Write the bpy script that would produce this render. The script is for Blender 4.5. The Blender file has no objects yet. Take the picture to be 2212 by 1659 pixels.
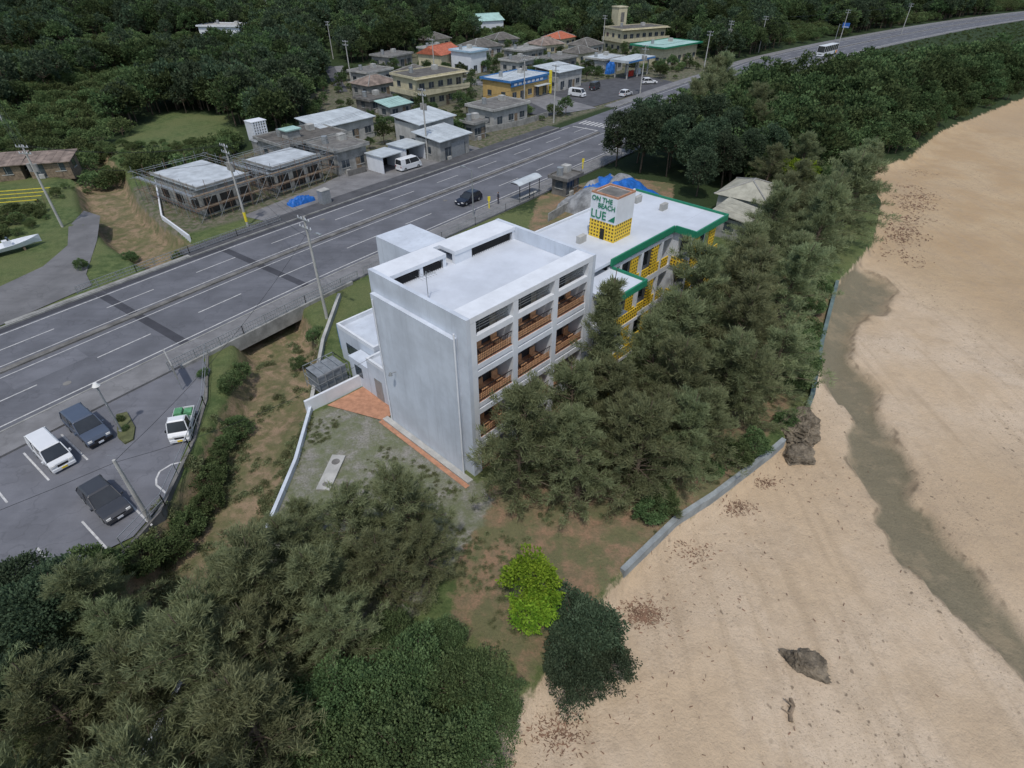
import bpy, math, random, bmesh
import numpy as np
from mathutils import Vector, Matrix, noise as mn
random.seed(7); rng=np.random.default_rng(7)
sc=bpy.context.scene; COL=sc.collection
rad=math.radians
# ------------------------------------------------------------------ materials
def new_mat(name):
    m=bpy.data.materials.new(name); m.use_nodes=True
    nt=m.node_tree; b=nt.nodes['Principled BSDF']
    return m,nt,b
def N(nt,t,**k):
    n=nt.nodes.new(t)
    for a,v in k.items(): setattr(n,a,v)
    return n
def L(nt,a,b): nt.links.new(a,b)
def c4(c): return (c[0],c[1],c[2],1)
def mixc(nt,fac,a,b,bt='MIX'):
    n=nt.nodes.new('ShaderNodeMix'); n.data_type='RGBA'; n.blend_type=bt
    for s,v in ((n.inputs[0],fac),(n.inputs[6],a),(n.inputs[7],b)):
        if hasattr(v,'is_output'): L(nt,v,s)
        elif isinstance(v,(int,float)): s.default_value=v
        else: s.default_value=c4(v)
    return n.outputs[2]
def mth(nt,op,a,b=None,clamp=False,c=None):
    n=nt.nodes.new('ShaderNodeMath'); n.operation=op; n.use_clamp=clamp
    for i,v in enumerate((a,b,c)):
        if v is None: continue
        if hasattr(v,'is_output'): L(nt,v,n.inputs[i])
        else: n.inputs[i].default_value=v
    return n.outputs[0]
def noise(nt,vec,scale,detail=5,rough=.6):
    n=nt.nodes.new('ShaderNodeTexNoise'); n.inputs['Scale'].default_value=scale
    n.inputs['Detail'].default_value=detail; n.inputs['Roughness'].default_value=rough
    L(nt,vec,n.inputs['Vector']); return n.outputs[0]
def ss(nt,v,a,b):
    n=nt.nodes.new('ShaderNodeMapRange'); n.interpolation_type='SMOOTHSTEP'
    L(nt,v,n.inputs[0]); n.inputs[1].default_value=a; n.inputs[2].default_value=b
    return n.outputs[0]
_mc={}
def MT(name,c,rough=.8,var=.15,scale=1.5,metal=0,bump=0,streak=0,c2=None,fine=0,spec=.3):
    if name in _mc: return _mc[name]
    m,nt,b=new_mat(name)
    tc=N(nt,'ShaderNodeTexCoord').outputs['Object']
    f=ss(nt,noise(nt,tc,scale,6,.65),.3,.7)
    lo=[x*(1-var) for x in c]; hi=[min(1,x*(1+var*.6)) for x in c]
    if c2: lo=c2
    colr=mixc(nt,f,lo,hi)
    if streak:
        mp=N(nt,'ShaderNodeMapping'); mp.inputs['Scale'].default_value=(3.5,3.5,.18); L(nt,tc,mp.inputs[0])
        s=ss(nt,noise(nt,mp.outputs[0],1.,5,.7),.48,.78)
        colr=mixc(nt,mth(nt,'MULTIPLY',s,streak),colr,[x*.55 for x in c])
    if fine:
        g=noise(nt,tc,28,3,.8)
        colr=mixc(nt,mth(nt,'MULTIPLY',ss(nt,g,.35,.75),fine),colr,[x*.5 for x in c])
    L(nt,colr,b.inputs['Base Color'])
    b.inputs['Roughness'].default_value=rough; b.inputs['Metallic'].default_value=metal
    b.inputs['Specular IOR Level'].default_value=spec
    if bump:
        bn=N(nt,'ShaderNodeBump'); bn.inputs['Strength'].default_value=bump; bn.inputs['Distance'].default_value=.05
        L(nt,noise(nt,tc,scale*6,5,.7),bn.inputs['Height']); L(nt,bn.outputs[0],b.inputs['Normal'])
    _mc[name]=m; return m
WHITE=MT('white_paint',(.55,.60,.67),.65,.14,.4,streak=.35,bump=.05,fine=.08)
WHITE2=MT('white_paint_clean',(.66,.69,.73),.6,.08,.8,streak=.16)
DECK=MT('roof_deck_white',(.55,.59,.65),.6,.12,.35,fine=.08)
CONC=MT('concrete',(.30,.30,.285),.9,.35,.8,fine=.25,streak=.35)
CONCD=MT('old_concrete',(.18,.175,.165),.9,.45,.6,fine=.3,streak=.5)
CONCL=MT('light_concrete',(.42,.42,.40),.9,.25,.7,fine=.15,streak=.3)
CREAM=MT('cream_wall',(.50,.46,.32),.85,.18,.8,streak=.45)
OCHRE=MT('ochre_wall',(.50,.35,.14),.8,.15,.8,streak=.25)
GREEN=MT('green_paint',(.02,.20,.11),.5,.12,2)
TEAL=MT('pale_teal_roof',(.35,.52,.48),.6,.2,.4,fine=.15)
YEL=MT('yellow_paint',(.80,.55,.03),.5,.1,2)
BLUE=MT('blue_tarp',(.02,.13,.45),.45,.35,1.2,bump=.3)
BLUEP=MT('blue_paint',(.05,.18,.42),.5,.1,1)
TERRA=MT('terracotta_tile',(.45,.235,.145),.75,.25,2,fine=.3)
WOOD=MT('wood_slats',(.58,.33,.18),.6,.2,3)
GLASS=MT('dark_glass',(.03,.035,.04),.12,.3,.7,spec=.6)
GLASSB=MT('window_glass',(.05,.065,.08),.1,.4,.9,spec=.7)
CURT=MT('curtain',(.38,.37,.33),.9,.2,3)
BLACK=MT('black_metal',(.02,.02,.022),.5,.1,2)
STEEL=MT('galvanised_steel',(.33,.35,.36),.45,.15,3,metal=.4)
RUST=MT('rusty_pipe',(.20,.13,.09),.8,.4,3)
TYRE=MT('tyre_rubber',(.018,.018,.018),.85,.1,2)
RTILE=MT('red_roof',(.45,.14,.08),.7,.3,1.5,fine=.35)
DTILE=MT('dark_tile_roof',(.13,.122,.11),.85,.45,.8,fine=.5,bump=.3)
PTILE=MT('pale_tile_roof',(.38,.375,.31),.8,.25,1,fine=.35)
TIN=MT('white_tin_roof',(.48,.525,.55),.55,.22,.4,fine=.12,streak=.15)
TINR=MT('rusty_tin_roof',(.24,.19,.16),.8,.5,.7,fine=.4)
BARK=MT('bark',(.13,.10,.075),.95,.35,3,bump=.4)
LINE=MT('road_line_white',(.55,.55,.54),.7,.3,2.5,fine=.5)
LINEY=MT('sign_yellow',(.70,.58,.05),.5,.1,2)
PLATEY=MT('plate_yellow',(.75,.55,.03),.5,.05,2)
LAMPR=MT('tail_lamp',(.35,.02,.02),.3,.1,2)
LAMPW=MT('head_lamp',(.75,.75,.72),.15,.1,2)
REDP=MT('red_paint',(.55,.05,.03),.5,.1,2)
GRNSTUFF=MT('green_crates',(.10,.28,.14),.6,.3,3)
SKIN=MT('skin',(.45,.28,.2),.6,.05,4)
CLOTH=MT('dark_clothes',(.05,.05,.07),.9,.1,4)
HAIR=MT('hair',(.02,.015,.01),.6,.1,4)
ROCK=MT('rock_surface',(.19,.16,.12),.95,.65,1.6,bump=1.0,fine=.55)
WOODD=MT('driftwood',(.22,.17,.12),.9,.4,3,bump=.5)
VOID_SHADE=MT('dark_void',(.025,.025,.025),.9,.1,1)  # near-black fill that paints the shade inside openings
def asphalt(name,c,patch=.25,sc1=.25):
    m,nt,b=new_mat(name)
    g=N(nt,'ShaderNodeNewGeometry').outputs['Position']
    f=ss(nt,noise(nt,g,sc1,6,.6),.3,.7)
    colr=mixc(nt,f,[x*(1-patch) for x in c],[x*(1+patch*.4) for x in c])
    mp=N(nt,'ShaderNodeMapping'); mp.inputs['Rotation'].default_value=(0,0,rad(-52)); mp.inputs['Scale'].default_value=(.06,1.3,1); L(nt,g,mp.inputs[0])
    colr=mixc(nt,mth(nt,'MULTIPLY',ss(nt,noise(nt,mp.outputs[0],1.,4,.6),.45,.7),.32),colr,[x*.64 for x in c])
    colr=mixc(nt,mth(nt,'MULTIPLY',ss(nt,noise(nt,g,14,3,.8),.3,.8),.35),colr,[x*.62 for x in c])
    v=nt.nodes.new('ShaderNodeTexVoronoi'); v.feature='DISTANCE_TO_EDGE'; v.inputs['Scale'].default_value=.22
    add=nt.nodes.new('ShaderNodeVectorMath'); add.operation='ADD'; L(nt,g,add.inputs[0])
    nn=nt.nodes.new('ShaderNodeTexNoise'); nn.inputs['Scale'].default_value=.8; L(nt,g,nn.inputs['Vector'])
    sl=nt.nodes.new('ShaderNodeVectorMath'); sl.operation='SCALE'; L(nt,nn.outputs[1],sl.inputs[0]); sl.inputs['Scale'].default_value=2.5
    L(nt,sl.outputs[0],add.inputs[1]); L(nt,add.outputs[0],v.inputs['Vector'])
    k=mth(nt,'SUBTRACT',1,ss(nt,v.outputs['Distance'],.0,.02))
    colr=mixc(nt,mth(nt,'MULTIPLY',k,.35),colr,[x*.5 for x in c])
    L(nt,colr,b.inputs['Base Color']); b.inputs['Roughness'].default_value=.85; b.inputs['Specular IOR Level'].default_value=.25
    return m
ASPH=asphalt('asphalt_worn',(.142,.147,.165))
ASPHD=asphalt('asphalt_dark',(.065,.067,.078))
ASPHP=asphalt('asphalt_parking',(.165,.17,.19),.2,.4)
PAVE=asphalt('pavement_concrete',(.21,.21,.215),.25,.5)
PAVED=asphalt('pavement_dark',(.095,.097,.105),.3,.5)
def perf():
    m,nt,b=new_mat('yellow_perforated_block')
    tc=N(nt,'ShaderNodeTexCoord').outputs['Object']
    s=N(nt,'ShaderNodeSeparateXYZ'); L(nt,tc,s.inputs[0])
    h=mth(nt,'ADD',s.outputs[0],s.outputs[1])
    def hole(x): return mth(nt,'LESS_THAN',mth(nt,'ABSOLUTE',mth(nt,'SUBTRACT',mth(nt,'FRACT',mth(nt,'MULTIPLY',x,3.3)),.5)),.27)
    f=mth(nt,'MULTIPLY',hole(h),hole(s.outputs[2]))
    L(nt,mixc(nt,f,(.78,.53,.04),(.09,.06,.02)),b.inputs['Base Color']); b.inputs['Roughness'].default_value=.6
    return m
PERF=perf()
def leafmat(name,dark,light,trans=.3,hue=.25,vr=.55,sat=.9):
    m=bpy.data.materials.new(name); m.use_nodes=True; nt=m.node_tree; nt.nodes.clear()
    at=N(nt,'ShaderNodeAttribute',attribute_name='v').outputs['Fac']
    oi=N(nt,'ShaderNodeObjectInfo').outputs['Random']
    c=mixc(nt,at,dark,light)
    g=N(nt,'ShaderNodeNewGeometry').outputs['Position']
    c=mixc(nt,mth(nt,'MULTIPLY',ss(nt,noise(nt,g,.035,3,.5),.4,.65),hue),c,[dark[0]*1.1,dark[1]*1.1,dark[2]],'MIX')
    hs=N(nt,'ShaderNodeHueSaturation'); L(nt,c,hs.inputs['Color']); hs.inputs['Saturation'].default_value=sat
    L(nt,mth(nt,'MULTIPLY_ADD',oi,.045,c=.474),hs.inputs['Hue'])
    L(nt,mth(nt,'MULTIPLY_ADD',oi,vr,c=1-vr*.5),hs.inputs['Value'])
    d=N(nt,'ShaderNodeBsdfDiffuse'); t=N(nt,'ShaderNodeBsdfTranslucent')
    L(nt,hs.outputs[0],d.inputs[0]); L(nt,hs.outputs[0],t.inputs[0])
    x=N(nt,'ShaderNodeMixShader'); x.inputs[0].default_value=trans
    L(nt,d.outputs[0],x.inputs[1]); L(nt,t.outputs[0],x.inputs[2])
    o=N(nt,'ShaderNodeOutputMaterial'); L(nt,x.outputs[0],o.inputs[0]); return m
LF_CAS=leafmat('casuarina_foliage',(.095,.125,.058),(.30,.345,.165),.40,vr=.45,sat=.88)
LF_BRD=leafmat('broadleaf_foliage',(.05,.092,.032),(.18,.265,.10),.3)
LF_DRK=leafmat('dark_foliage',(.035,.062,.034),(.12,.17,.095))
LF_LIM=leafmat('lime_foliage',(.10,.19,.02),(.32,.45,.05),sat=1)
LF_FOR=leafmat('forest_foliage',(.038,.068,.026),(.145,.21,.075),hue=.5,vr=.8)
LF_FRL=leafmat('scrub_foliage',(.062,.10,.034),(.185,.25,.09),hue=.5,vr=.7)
LF_WED=leafmat('weed_foliage',(.13,.155,.07),(.24,.27,.13),hue=.1)
# ------------------------------------------------------------------ mesh builder
class MB:
    def __init__(s): s.parts={}; s.cur='body'
    def part(s,n): s.cur=n; return s
    def add(s,vs,fs,mat):
        p=s.parts.setdefault(s.cur,{'v':[],'f':[],'m':[],'mats':[]})
        if mat not in p['mats']: p['mats'].append(mat)
        mi=p['mats'].index(mat); o=len(p['v'])
        p['v']+=[tuple(v) for v in vs]
        p['f']+=[tuple(i+o for i in f) for f in fs]; p['m']+=[mi]*len(fs)
    def box(s,x0,x1,y0,y1,z0,z1,mat):
        s.frus(x0,x1,y0,y1,z0,x0,x1,y0,y1,z1,mat)
    def frus(s,x0,x1,y0,y1,z0,X0,X1,Y0,Y1,z1,mat):
        s.add([(x0,y0,z0),(x1,y0,z0),(x1,y1,z0),(x0,y1,z0),(X0,Y0,z1),(X1,Y0,z1),(X1,Y1,z1),(X0,Y1,z1)],
          [(0,3,2,1),(4,5,6,7),(0,1,5,4),(1,2,6,5),(2,3,7,6),(3,0,4,7)],mat)
    def cyl(s,p0,p1,r0,r1,mat,n=8):
        p0=Vector(p0);p1=Vector(p1);d=(p1-p0).normalized()
        a=d.orthogonal().normalized();b=d.cross(a);vs=[]
        for p,r in((p0,r0),(p1,r1)):
            for i in range(n):
                t=2*math.pi*i/n; vs.append(p+a*r*math.cos(t)+b*r*math.sin(t))
        fs=[(i,(i+1)%n,n+(i+1)%n,n+i) for i in range(n)]+[tuple(range(n-1,-1,-1)),tuple(range(n,2*n))]
        s.add(vs,fs,mat)
    def bar(s,p0,p1,w,mat): s.cyl(p0,p1,w/2,w/2,mat,4)
    def prism(s,prof,y0,y1,mat):
        n=len(prof); vs=[(x,y0,z) for x,z in prof]+[(x,y1,z) for x,z in prof]
        s.add(vs,[tuple(range(n)),tuple(range(2*n-1,n-1,-1))]+[(i,i+n,(i+1)%n+n,(i+1)%n) for i in range(n)],mat)
    def build(s,name,loc=(0,0,0),rz=0,bevel=0):
        M=Matrix.Translation(loc)@Matrix.Rotation(rz,4,'Z')
        par=None
        if len(s.parts)>1:
            par=bpy.data.objects.new(name,None); COL.objects.link(par); par.matrix_world=M; par.empty_display_size=.5
        for pn,p in s.parts.items():
            me=bpy.data.meshes.new(name+'_'+pn); me.from_pydata(p['v'],[],p['f'])
            for m in p['mats']: me.materials.append(m)
            me.polygons.foreach_set('material_index',p['m']); me.update()
            o=bpy.data.objects.new(pn if par else name,me); COL.objects.link(o)
            if par: o.parent=par
            else: o.matrix_world=M; par0=o
            if bevel:
                b=o.modifiers.new('b','BEVEL'); b.width=bevel; b.segments=2; b.limit_method='ANGLE'; b.angle_limit=rad(40)
        return par or par0
def fast_mesh(name,V,F,mats,mi=None,attr=None):
    me=bpy.data.meshes.new(name); k=F.shape[1]
    me.vertices.add(len(V)); me.vertices.foreach_set('co',V.astype(np.float32).ravel())
    me.loops.add(F.size); me.loops.foreach_set('vertex_index',F.astype(np.int32).ravel())
    me.polygons.add(len(F)); me.polygons.foreach_set('loop_start',(np.arange(len(F))*k).astype(np.int32))
    for m in mats: me.materials.append(m)
    if mi is not None: me.polygons.foreach_set('material_index',mi.astype(np.int32))
    me.update(calc_edges=True)
    if attr:
        for an,av in attr.items():
            a=me.attributes.new(an,'FLOAT','POINT'); a.data.foreach_set('value',av.astype(np.float32))
    return me
# ------------------------------------------------------------------ plan geometry
def cat(P,step=3.):
    P=[np.array(p,float) for p in P]; Q=[2*P[0]-P[1]]+P+[2*P[-1]-P[-2]]; out=[]
    for i in range(1,len(Q)-2):
        a,b,c,d=Q[i-1:i+3]; n=max(2,int(np.linalg.norm(c-b)/step))
        for k in range(n):
            t=k/n; out.append(.5*((2*b)+(c-a)*t+(2*a-5*b+4*c-d)*t*t+(3*b-a-3*c+d)*t**3))
    out.append(P[-1]); return np.array(out)
RC=cat([(-84,-14),(-62,17),(-45.5,40.8),(-37.3,52.5),(-28.6,64.6),(-18,78.2),(-3.5,96.4),(17.3,122.9),(47,162),(69,189),(92,217),(151,272),(236,341),(330,405),(480,490),(700,600)],2.5)
RT=np.gradient(RC,axis=0); RT/=np.linalg.norm(RT,axis=1)[:,None]; RN=np.stack([RT[:,1],-RT[:,0]],1)
RS=np.concatenate([[0],np.cumsum(np.linalg.norm(np.diff(RC,axis=0),axis=1))])
def arc(x,y): return RS[np.argmin(((RC-np.array([x,y]))**2).sum(1))]
def rp(s,o):
    x=np.interp(s,RS,RC[:,0]);y=np.interp(s,RS,RC[:,1]);nx=np.interp(s,RS,RN[:,0]);ny=np.interp(s,RS,RN[:,1])
    return x+nx*o,y+ny*o
def rang(s): return math.atan2(np.interp(s,RS,RT[:,1]),np.interp(s,RS,RT[:,0]))
def road_off(P):
    best=np.full(len(P),1e9); off=np.zeros(len(P))
    for i in range(0,len(RC)-1,2):
        j=min(i+2,len(RC)-1); a=RC[i];b=RC[j];ab=b-a;t=np.clip(((P-a)@ab)/(ab@ab),0,1)
        q=a+t[:,None]*ab; d=P-q; dist=np.hypot(d[:,0],d[:,1]); sg=np.sign(d[:,0]*ab[1]-d[:,1]*ab[0])
        k=dist<best; best[k]=dist[k]; off[k]=(sg*dist)[k]
    return off
def sdf(P,poly):
    poly=np.array(poly,float); n=len(poly); d=np.full(len(P),1e9); ins=np.zeros(len(P),bool)
    for i in range(n):
        a=poly[i];b=poly[(i+1)%n];ab=b-a;t=np.clip(((P-a)@ab)/(ab@ab),0,1)
        q=a+t[:,None]*ab; d=np.minimum(d,np.hypot(*(P-q).T))
        c=((a[1]>P[:,1])!=(b[1]>P[:,1]))
        with np.errstate(divide='ignore',invalid='ignore'):
            xx=a[0]+(P[:,1]-a[1])*(b[0]-a[0])/(b[1]-a[1])
        ins^=c&(P[:,0]<xx)
    return np.where(ins,d,-d)
def pld(P,line):
    line=np.array(line,float); d=np.full(len(P),1e9)
    for a,b in zip(line[:-1],line[1:]):
        ab=b-a;t=np.clip(((P-a)@ab)/(ab@ab),0,1); d=np.minimum(d,np.hypot(*(P-(a+t[:,None]*ab)).T))
    return d
def sm(x,a,b):
    t=np.clip((x-a)/(b-a),0,1); return t*t*(3-2*t)
def vnoise(P,scale,seed=0):
    r=np.random.default_rng(seed); G=r.random((256,256)); q=P*scale+1000; i=np.floor(q).astype(int); f=q-i; f=f*f*(3-2*f)
    g=lambda a,b:G[(i[:,0]+a)%256,(i[:,1]+b)%256]
    return (g(0,0)*(1-f[:,0])+g(1,0)*f[:,0])*(1-f[:,1])+(g(0,1)*(1-f[:,0])+g(1,1)*f[:,0])*f[:,1]
SEAW=[(6.7,20.5),(10.9,24.5),(14,26.6),(19.4,30.8),(20.9,32.1)]
SEAW2=[(24.2,35.8),(25.2,37.3),(29.6,45.6),(36.6,57.8)]
BEACH=[(-14,-15),(-4,6),(-1.8,10.4),(.3,12.9),(2.2,15)]+SEAW+SEAW2+[(46.6,69.3),(55.4,84.2),(60,100),(72,107),(90,127),(132,161),(200,215),(300,290),(700,500),(900,500),(900,-60),(20,-60)]
DITCH=[(-15,-10),(-17,2),(-18.5,12),(-20,20),(-20,30),(-20.5,38),(-22.5,46),(-27,53),(-34,60),(-43,66),(-50,72),(-59,82),(-68,95),(-80,110)]
STREAM=[(41.0,60.5),(36.6,55.6),(33.0,50.5),(31.0,45.8),(29.9,38),(28.8,32.8),(27.4,28),(27.3,23.2),(28.0,19.5),(29.4,16.3),(32,10),(36,0)]
VILL=[(-52,96),(-60,90),(-55,78),(-44,71),(-30,83),(-14,100),(0,118),(15,138),(45,175),(66,205),(64,240),(20,252),(-20,250),(-46,215),(-52,160),(-44,130)]
FIELD=[(-74,102),(-62,99),(-54,120),(-64,138),(-80,142)]
def wetd(P):
    w=1.5+1.6*sm(P[:,1],36,58)+.7*sm(-P[:,1],-24,-8)
    return (pld(P,STREAM)+(vnoise(P,.22,77)-.5)*1.7+(vnoise(P,.7,78)-.5)*.9)/w
def ground_z(P):
    z=np.zeros(len(P)); sb=sdf(P,BEACH); off=road_off(P)
    z+= (vnoise(P,.35,1)-.5)*.12+(vnoise(P,1.3,2)-.5)*.05-.05
    z+=sm(-off,40,260)*sm(P[:,1],190,420)*26
    bz=-1.2-.022*np.clip(sb,0,90)+(vnoise(P,.12,3)-.5)*.5*sm(sb,1,6)+(vnoise(P,.9,4)-.5)*.07+(vnoise(P,.3,6)-.5)*.16*sm(sb,.8,3)
    z=z+(bz-z)*sm(sb,-.25,.55)
    z-=.5*(1-sm(wetd(P),.9,1.2))*sm(sb,.5,2)
    dd=pld(P,DITCH); k=1-sm(dd,2.6,4.0); z=z*(1-k)+k*(-2.3+(vnoise(P,.5,5)-.5)*.6)
    z=np.where((np.abs(off)<13)&(k<.01),-.06,z)
    return z
xs=np.unique(np.concatenate([np.linspace(-900,-160,38),np.arange(-160,-70,2.5),np.arange(-70,62,.45),np.arange(62,160,2.5),np.linspace(160,950,40)]))
ys=np.unique(np.concatenate([np.linspace(-60,0,12),np.arange(0,110,.45),np.arange(110,260,2.5),np.linspace(260,1000,44)]))
X,Y=np.meshgrid(xs,ys); P=np.stack([X.ravel(),Y.ravel()],1); Z=ground_z(P)
nx,ny=len(xs),len(ys); idx=np.arange(nx*ny).reshape(ny,nx)
F=np.stack([idx[:-1,:-1],idx[:-1,1:],idx[1:,1:],idx[1:,:-1]],-1).reshape(-1,4)
sb=sdf(P,BEACH); off=road_off(P); dd=pld(P,DITCH); wd_=wetd(P)
A={}
A['sand']=np.clip(.5+sb/1.6,0,1)
A['wet']=np.clip(1.55-wd_*.95,0,1)*(sb>0)
A['pool']=np.clip(1.35-wd_*.9,0,1)*(sb>0)
A['bank']=np.clip(1-np.abs(wd_-1.12)/.16,0,1)*(sb>1)
A['far']=sm(P[:,0]*.8+P[:,1]*.35,42,74)
A['ditch']=np.clip(1-(dd-2.8)/1.6,0,1)
PLOT=[(-16,35.4),(-15.8,29.6),(-15.8,24.1),(-16.1,19.6),(-16.5,15),(-6,17),(-3,22),(-1,26.5),(-3.5,28.5),(-12,38)]
DIRT=[(-5,26),(-3,17),(1,14),(6.5,20.5),(14,26.5),(24,37),(36,57),(26,62),(14,44),(2,29)]
YARD=[(2,72),(12,68),(22,76),(26,92),(16,96),(4,86)]
A['gravel']=np.clip(.5+sdf(P,PLOT)/2,0,1)
A['dirt']=np.maximum(np.clip(.5+sdf(P,DIRT)/3,0,1),np.clip(.5+sdf(P,YARD)/2,0,1)*1.)
A['vill']=np.clip(.5+sdf(P,VILL)/6,0,1)
fieldm=np.clip(.5+sdf(P,FIELD)/8,0,1)
near=sdf(P,[(-90,45),(-40,45),(-40,95),(-60,100),(-95,100)])
A['floor_shade']=np.clip((P[:,1]-70)/20,0,1)*(1-fieldm)*(near<0)
def terrain_mat():
    m,nt,b=new_mat('ground_surface')
    g=N(nt,'ShaderNodeNewGeometry').outputs['Position']
    at=lambda n:N(nt,'ShaderNodeAttribute',attribute_name=n).outputs['Fac']
    n1=noise(nt,g,.12,6,.6); n2=noise(nt,g,1.1,6,.65); n3=noise(nt,g,7,4,.7); n4=noise(nt,g,.03,4,.5); n5=noise(nt,g,.4,6,.65)
    def mask(name,w=.7,nz=n2,a=.4,b_=.6): 
        return ss(nt,mth(nt,'ADD',at(name),mth(nt,'MULTIPLY',mth(nt,'SUBTRACT',nz,.5),w)),a,b_)
    grass=mixc(nt,ss(nt,n2,.35,.65),(.06,.092,.032),(.125,.16,.062))
    grass=mixc(nt,ss(nt,n1,.4,.62),grass,(.13,.15,.062))
    grass=mixc(nt,mth(nt,'MULTIPLY',ss(nt,n3,.4,.7),.5),grass,(.045,.07,.025))
    c=mixc(nt,mask('floor_shade'),grass,(.030,.048,.018))  # dark green forest floor, darkened so gaps between crowns read as shade
    vg=mixc(nt,ss(nt,n2,.35,.65),(.17,.15,.12),(.07,.09,.04))
    c=mixc(nt,mask('vill'),c,vg)
    dirt=mixc(nt,ss(nt,n2,.35,.65),(.29,.185,.12),(.20,.155,.095)); dirt=mixc(nt,mth(nt,'MULTIPLY',ss(nt,n5,.42,.58),.85),dirt,(.125,.135,.065))
    dirt=mixc(nt,mth(nt,'MULTIPLY',ss(nt,n3,.42,.68),.5),dirt,(.10,.10,.055))
    c=mixc(nt,mask('dirt',1.0),c,dirt)
    gr=mixc(nt,ss(nt,n2,.38,.62),(.27,.26,.24),(.17,.18,.12)); gr=mixc(nt,mth(nt,'MULTIPLY',ss(nt,n3,.42,.62),.55),gr,(.12,.125,.085))
    gr=mixc(nt,mth(nt,'MULTIPLY',ss(nt,n5,.45,.62),.55),gr,(.12,.145,.065))
    c=mixc(nt,mask('gravel',1.0),c,gr)
    di=mixc(nt,ss(nt,n2,.38,.66),(.28,.205,.135),(.13,.125,.06)); di=mixc(nt,ss(nt,n3,.52,.75),di,(.10,.09,.055)); di=mixc(nt,mth(nt,'MULTIPLY',ss(nt,n5,.45,.6),.6),di,(.10,.115,.05))
    c=mixc(nt,mask('ditch'),c,di)
    sand=mixc(nt,ss(nt,n1,.35,.65),(.50,.385,.262),(.565,.46,.345))
    far=mixc(nt,ss(nt,n1,.35,.65),(.40,.285,.165),(.48,.365,.23))
    sand=mixc(nt,mask('far',.9,n1,.3,.8),sand,far)
    sand=mixc(nt,mth(nt,'MULTIPLY',ss(nt,n4,.42,.6),.7),sand,(.40,.295,.185))
    sand=mixc(nt,mth(nt,'MULTIPLY',ss(nt,n5,.48,.7),.35),sand,(.36,.275,.185))
    mp=N(nt,'ShaderNodeMapping'); mp.inputs['Rotation'].default_value=(0,0,rad(-30)); mp.inputs['Scale'].default_value=(1.6,.08,1)
    L(nt,g,mp.inputs[0]); stn=noise(nt,mp.outputs[0],.7,5,.6)
    sand=mixc(nt,mth(nt,'MULTIPLY',ss(nt,stn,.48,.72),.5),sand,(.36,.275,.185))
    sand=mixc(nt,mth(nt,'MULTIPLY',ss(nt,n2,.45,.8),.5),sand,(.35,.27,.19))
    sand=mixc(nt,mth(nt,'MULTIPLY',ss(nt,n3,.4,.75),.35),sand,(.36,.28,.20))
    dens=ss(nt,n1,.46,.62)
    for scl,r0,fc,col in ((1.3,.09,.75,(.13,.10,.07)),(3.1,.10,.65,(.16,.125,.085)),(7.5,.13,.5,(.20,.155,.10))):
        vo=N(nt,'ShaderNodeTexVoronoi'); vo.inputs['Scale'].default_value=scl; 
        ad=nt.nodes.new('ShaderNodeVectorMath'); ad.operation='ADD'; L(nt,g,ad.inputs[0])
        q=nt.nodes.new('ShaderNodeTexNoise'); q.inputs['Scale'].default_value=scl*2; L(nt,g,q.inputs['Vector'])
        sl=nt.nodes.new('ShaderNodeVectorMath'); sl.operation='SCALE'; sl.inputs['Scale'].default_value=.5/scl; L(nt,q.outputs[1],sl.inputs[0]); L(nt,sl.outputs[0],ad.inputs[1]); L(nt,ad.outputs[0],vo.inputs['Vector'])
        sp=mth(nt,'MULTIPLY',mth(nt,'SUBTRACT',1,ss(nt,vo.outputs['Distance'],r0,r0*2)),dens)
        sand=mixc(nt,mth(nt,'MULTIPLY',sp,fc),sand,col)
    w=mask('wet',.5,n2,.25,.8); wetc=mixc(nt,ss(nt,n2,.35,.65),(.21,.175,.115),(.29,.24,.16))
    wetc=mixc(nt,mask('pool',.8,n1,.3,.8),wetc,(.155,.14,.09))
    wetc=mixc(nt,mth(nt,'MULTIPLY',ss(nt,n3,.45,.7),.5),wetc,(.10,.09,.06))
    wetc=mixc(nt,mth(nt,'MULTIPLY',ss(nt,n5,.5,.65),.5),wetc,(.30,.24,.155))
    sand=mixc(nt,mth(nt,'MULTIPLY',w,.9),sand,wetc)
    sand=mixc(nt,mth(nt,'MULTIPLY',mask('bank',.8,n5,.35,.9),.55),sand,(.13,.10,.065))
    c=mixc(nt,mask('sand'),c,sand)
    L(nt,c,b.inputs['Base Color'])
    L(nt,mth(nt,'SUBTRACT',.95,mth(nt,'MULTIPLY',w,.45)),b.inputs['Roughness']); b.inputs['Specular IOR Level'].default_value=.2
    bn=N(nt,'ShaderNodeBump'); bn.inputs['Strength'].default_value=.85; bn.inputs['Distance'].default_value=.2
    L(nt,mth(nt,'ADD',n2,mth(nt,'MULTIPLY',n3,.4)),bn.inputs['Height']); L(nt,bn.outputs[0],b.inputs['Normal'])
    return m
me=fast_mesh('ground',np.column_stack([P,Z]),F,[terrain_mat()],attr=A)
me.polygons.foreach_set('use_smooth',np.ones(len(F),bool))
o=bpy.data.objects.new('ground',me); COL.objects.link(o)
def gz(x,y): return float(ground_z(np.array([[x,y]],float))[0])
mw=MT('sea_water',(.05,.16,.17),.08,.2,.05,spec=.5,bump=.2)
def sheet(name,pts,z,mat):
    me=bpy.data.meshes.new(name); me.from_pydata([(p[0],p[1],z) for p in pts],[],[tuple(range(len(pts)))])
    me.materials.append(mat); o=bpy.data.objects.new(name,me); COL.objects.link(o)
    me.update()
    if me.polygons[0].normal.z<0: me.flip_normals()
    return o
sheet('sea',[(60,-60),(900,-60),(900,480),(300,230),(140,110),(85,50)],-2.75,mw)
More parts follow.
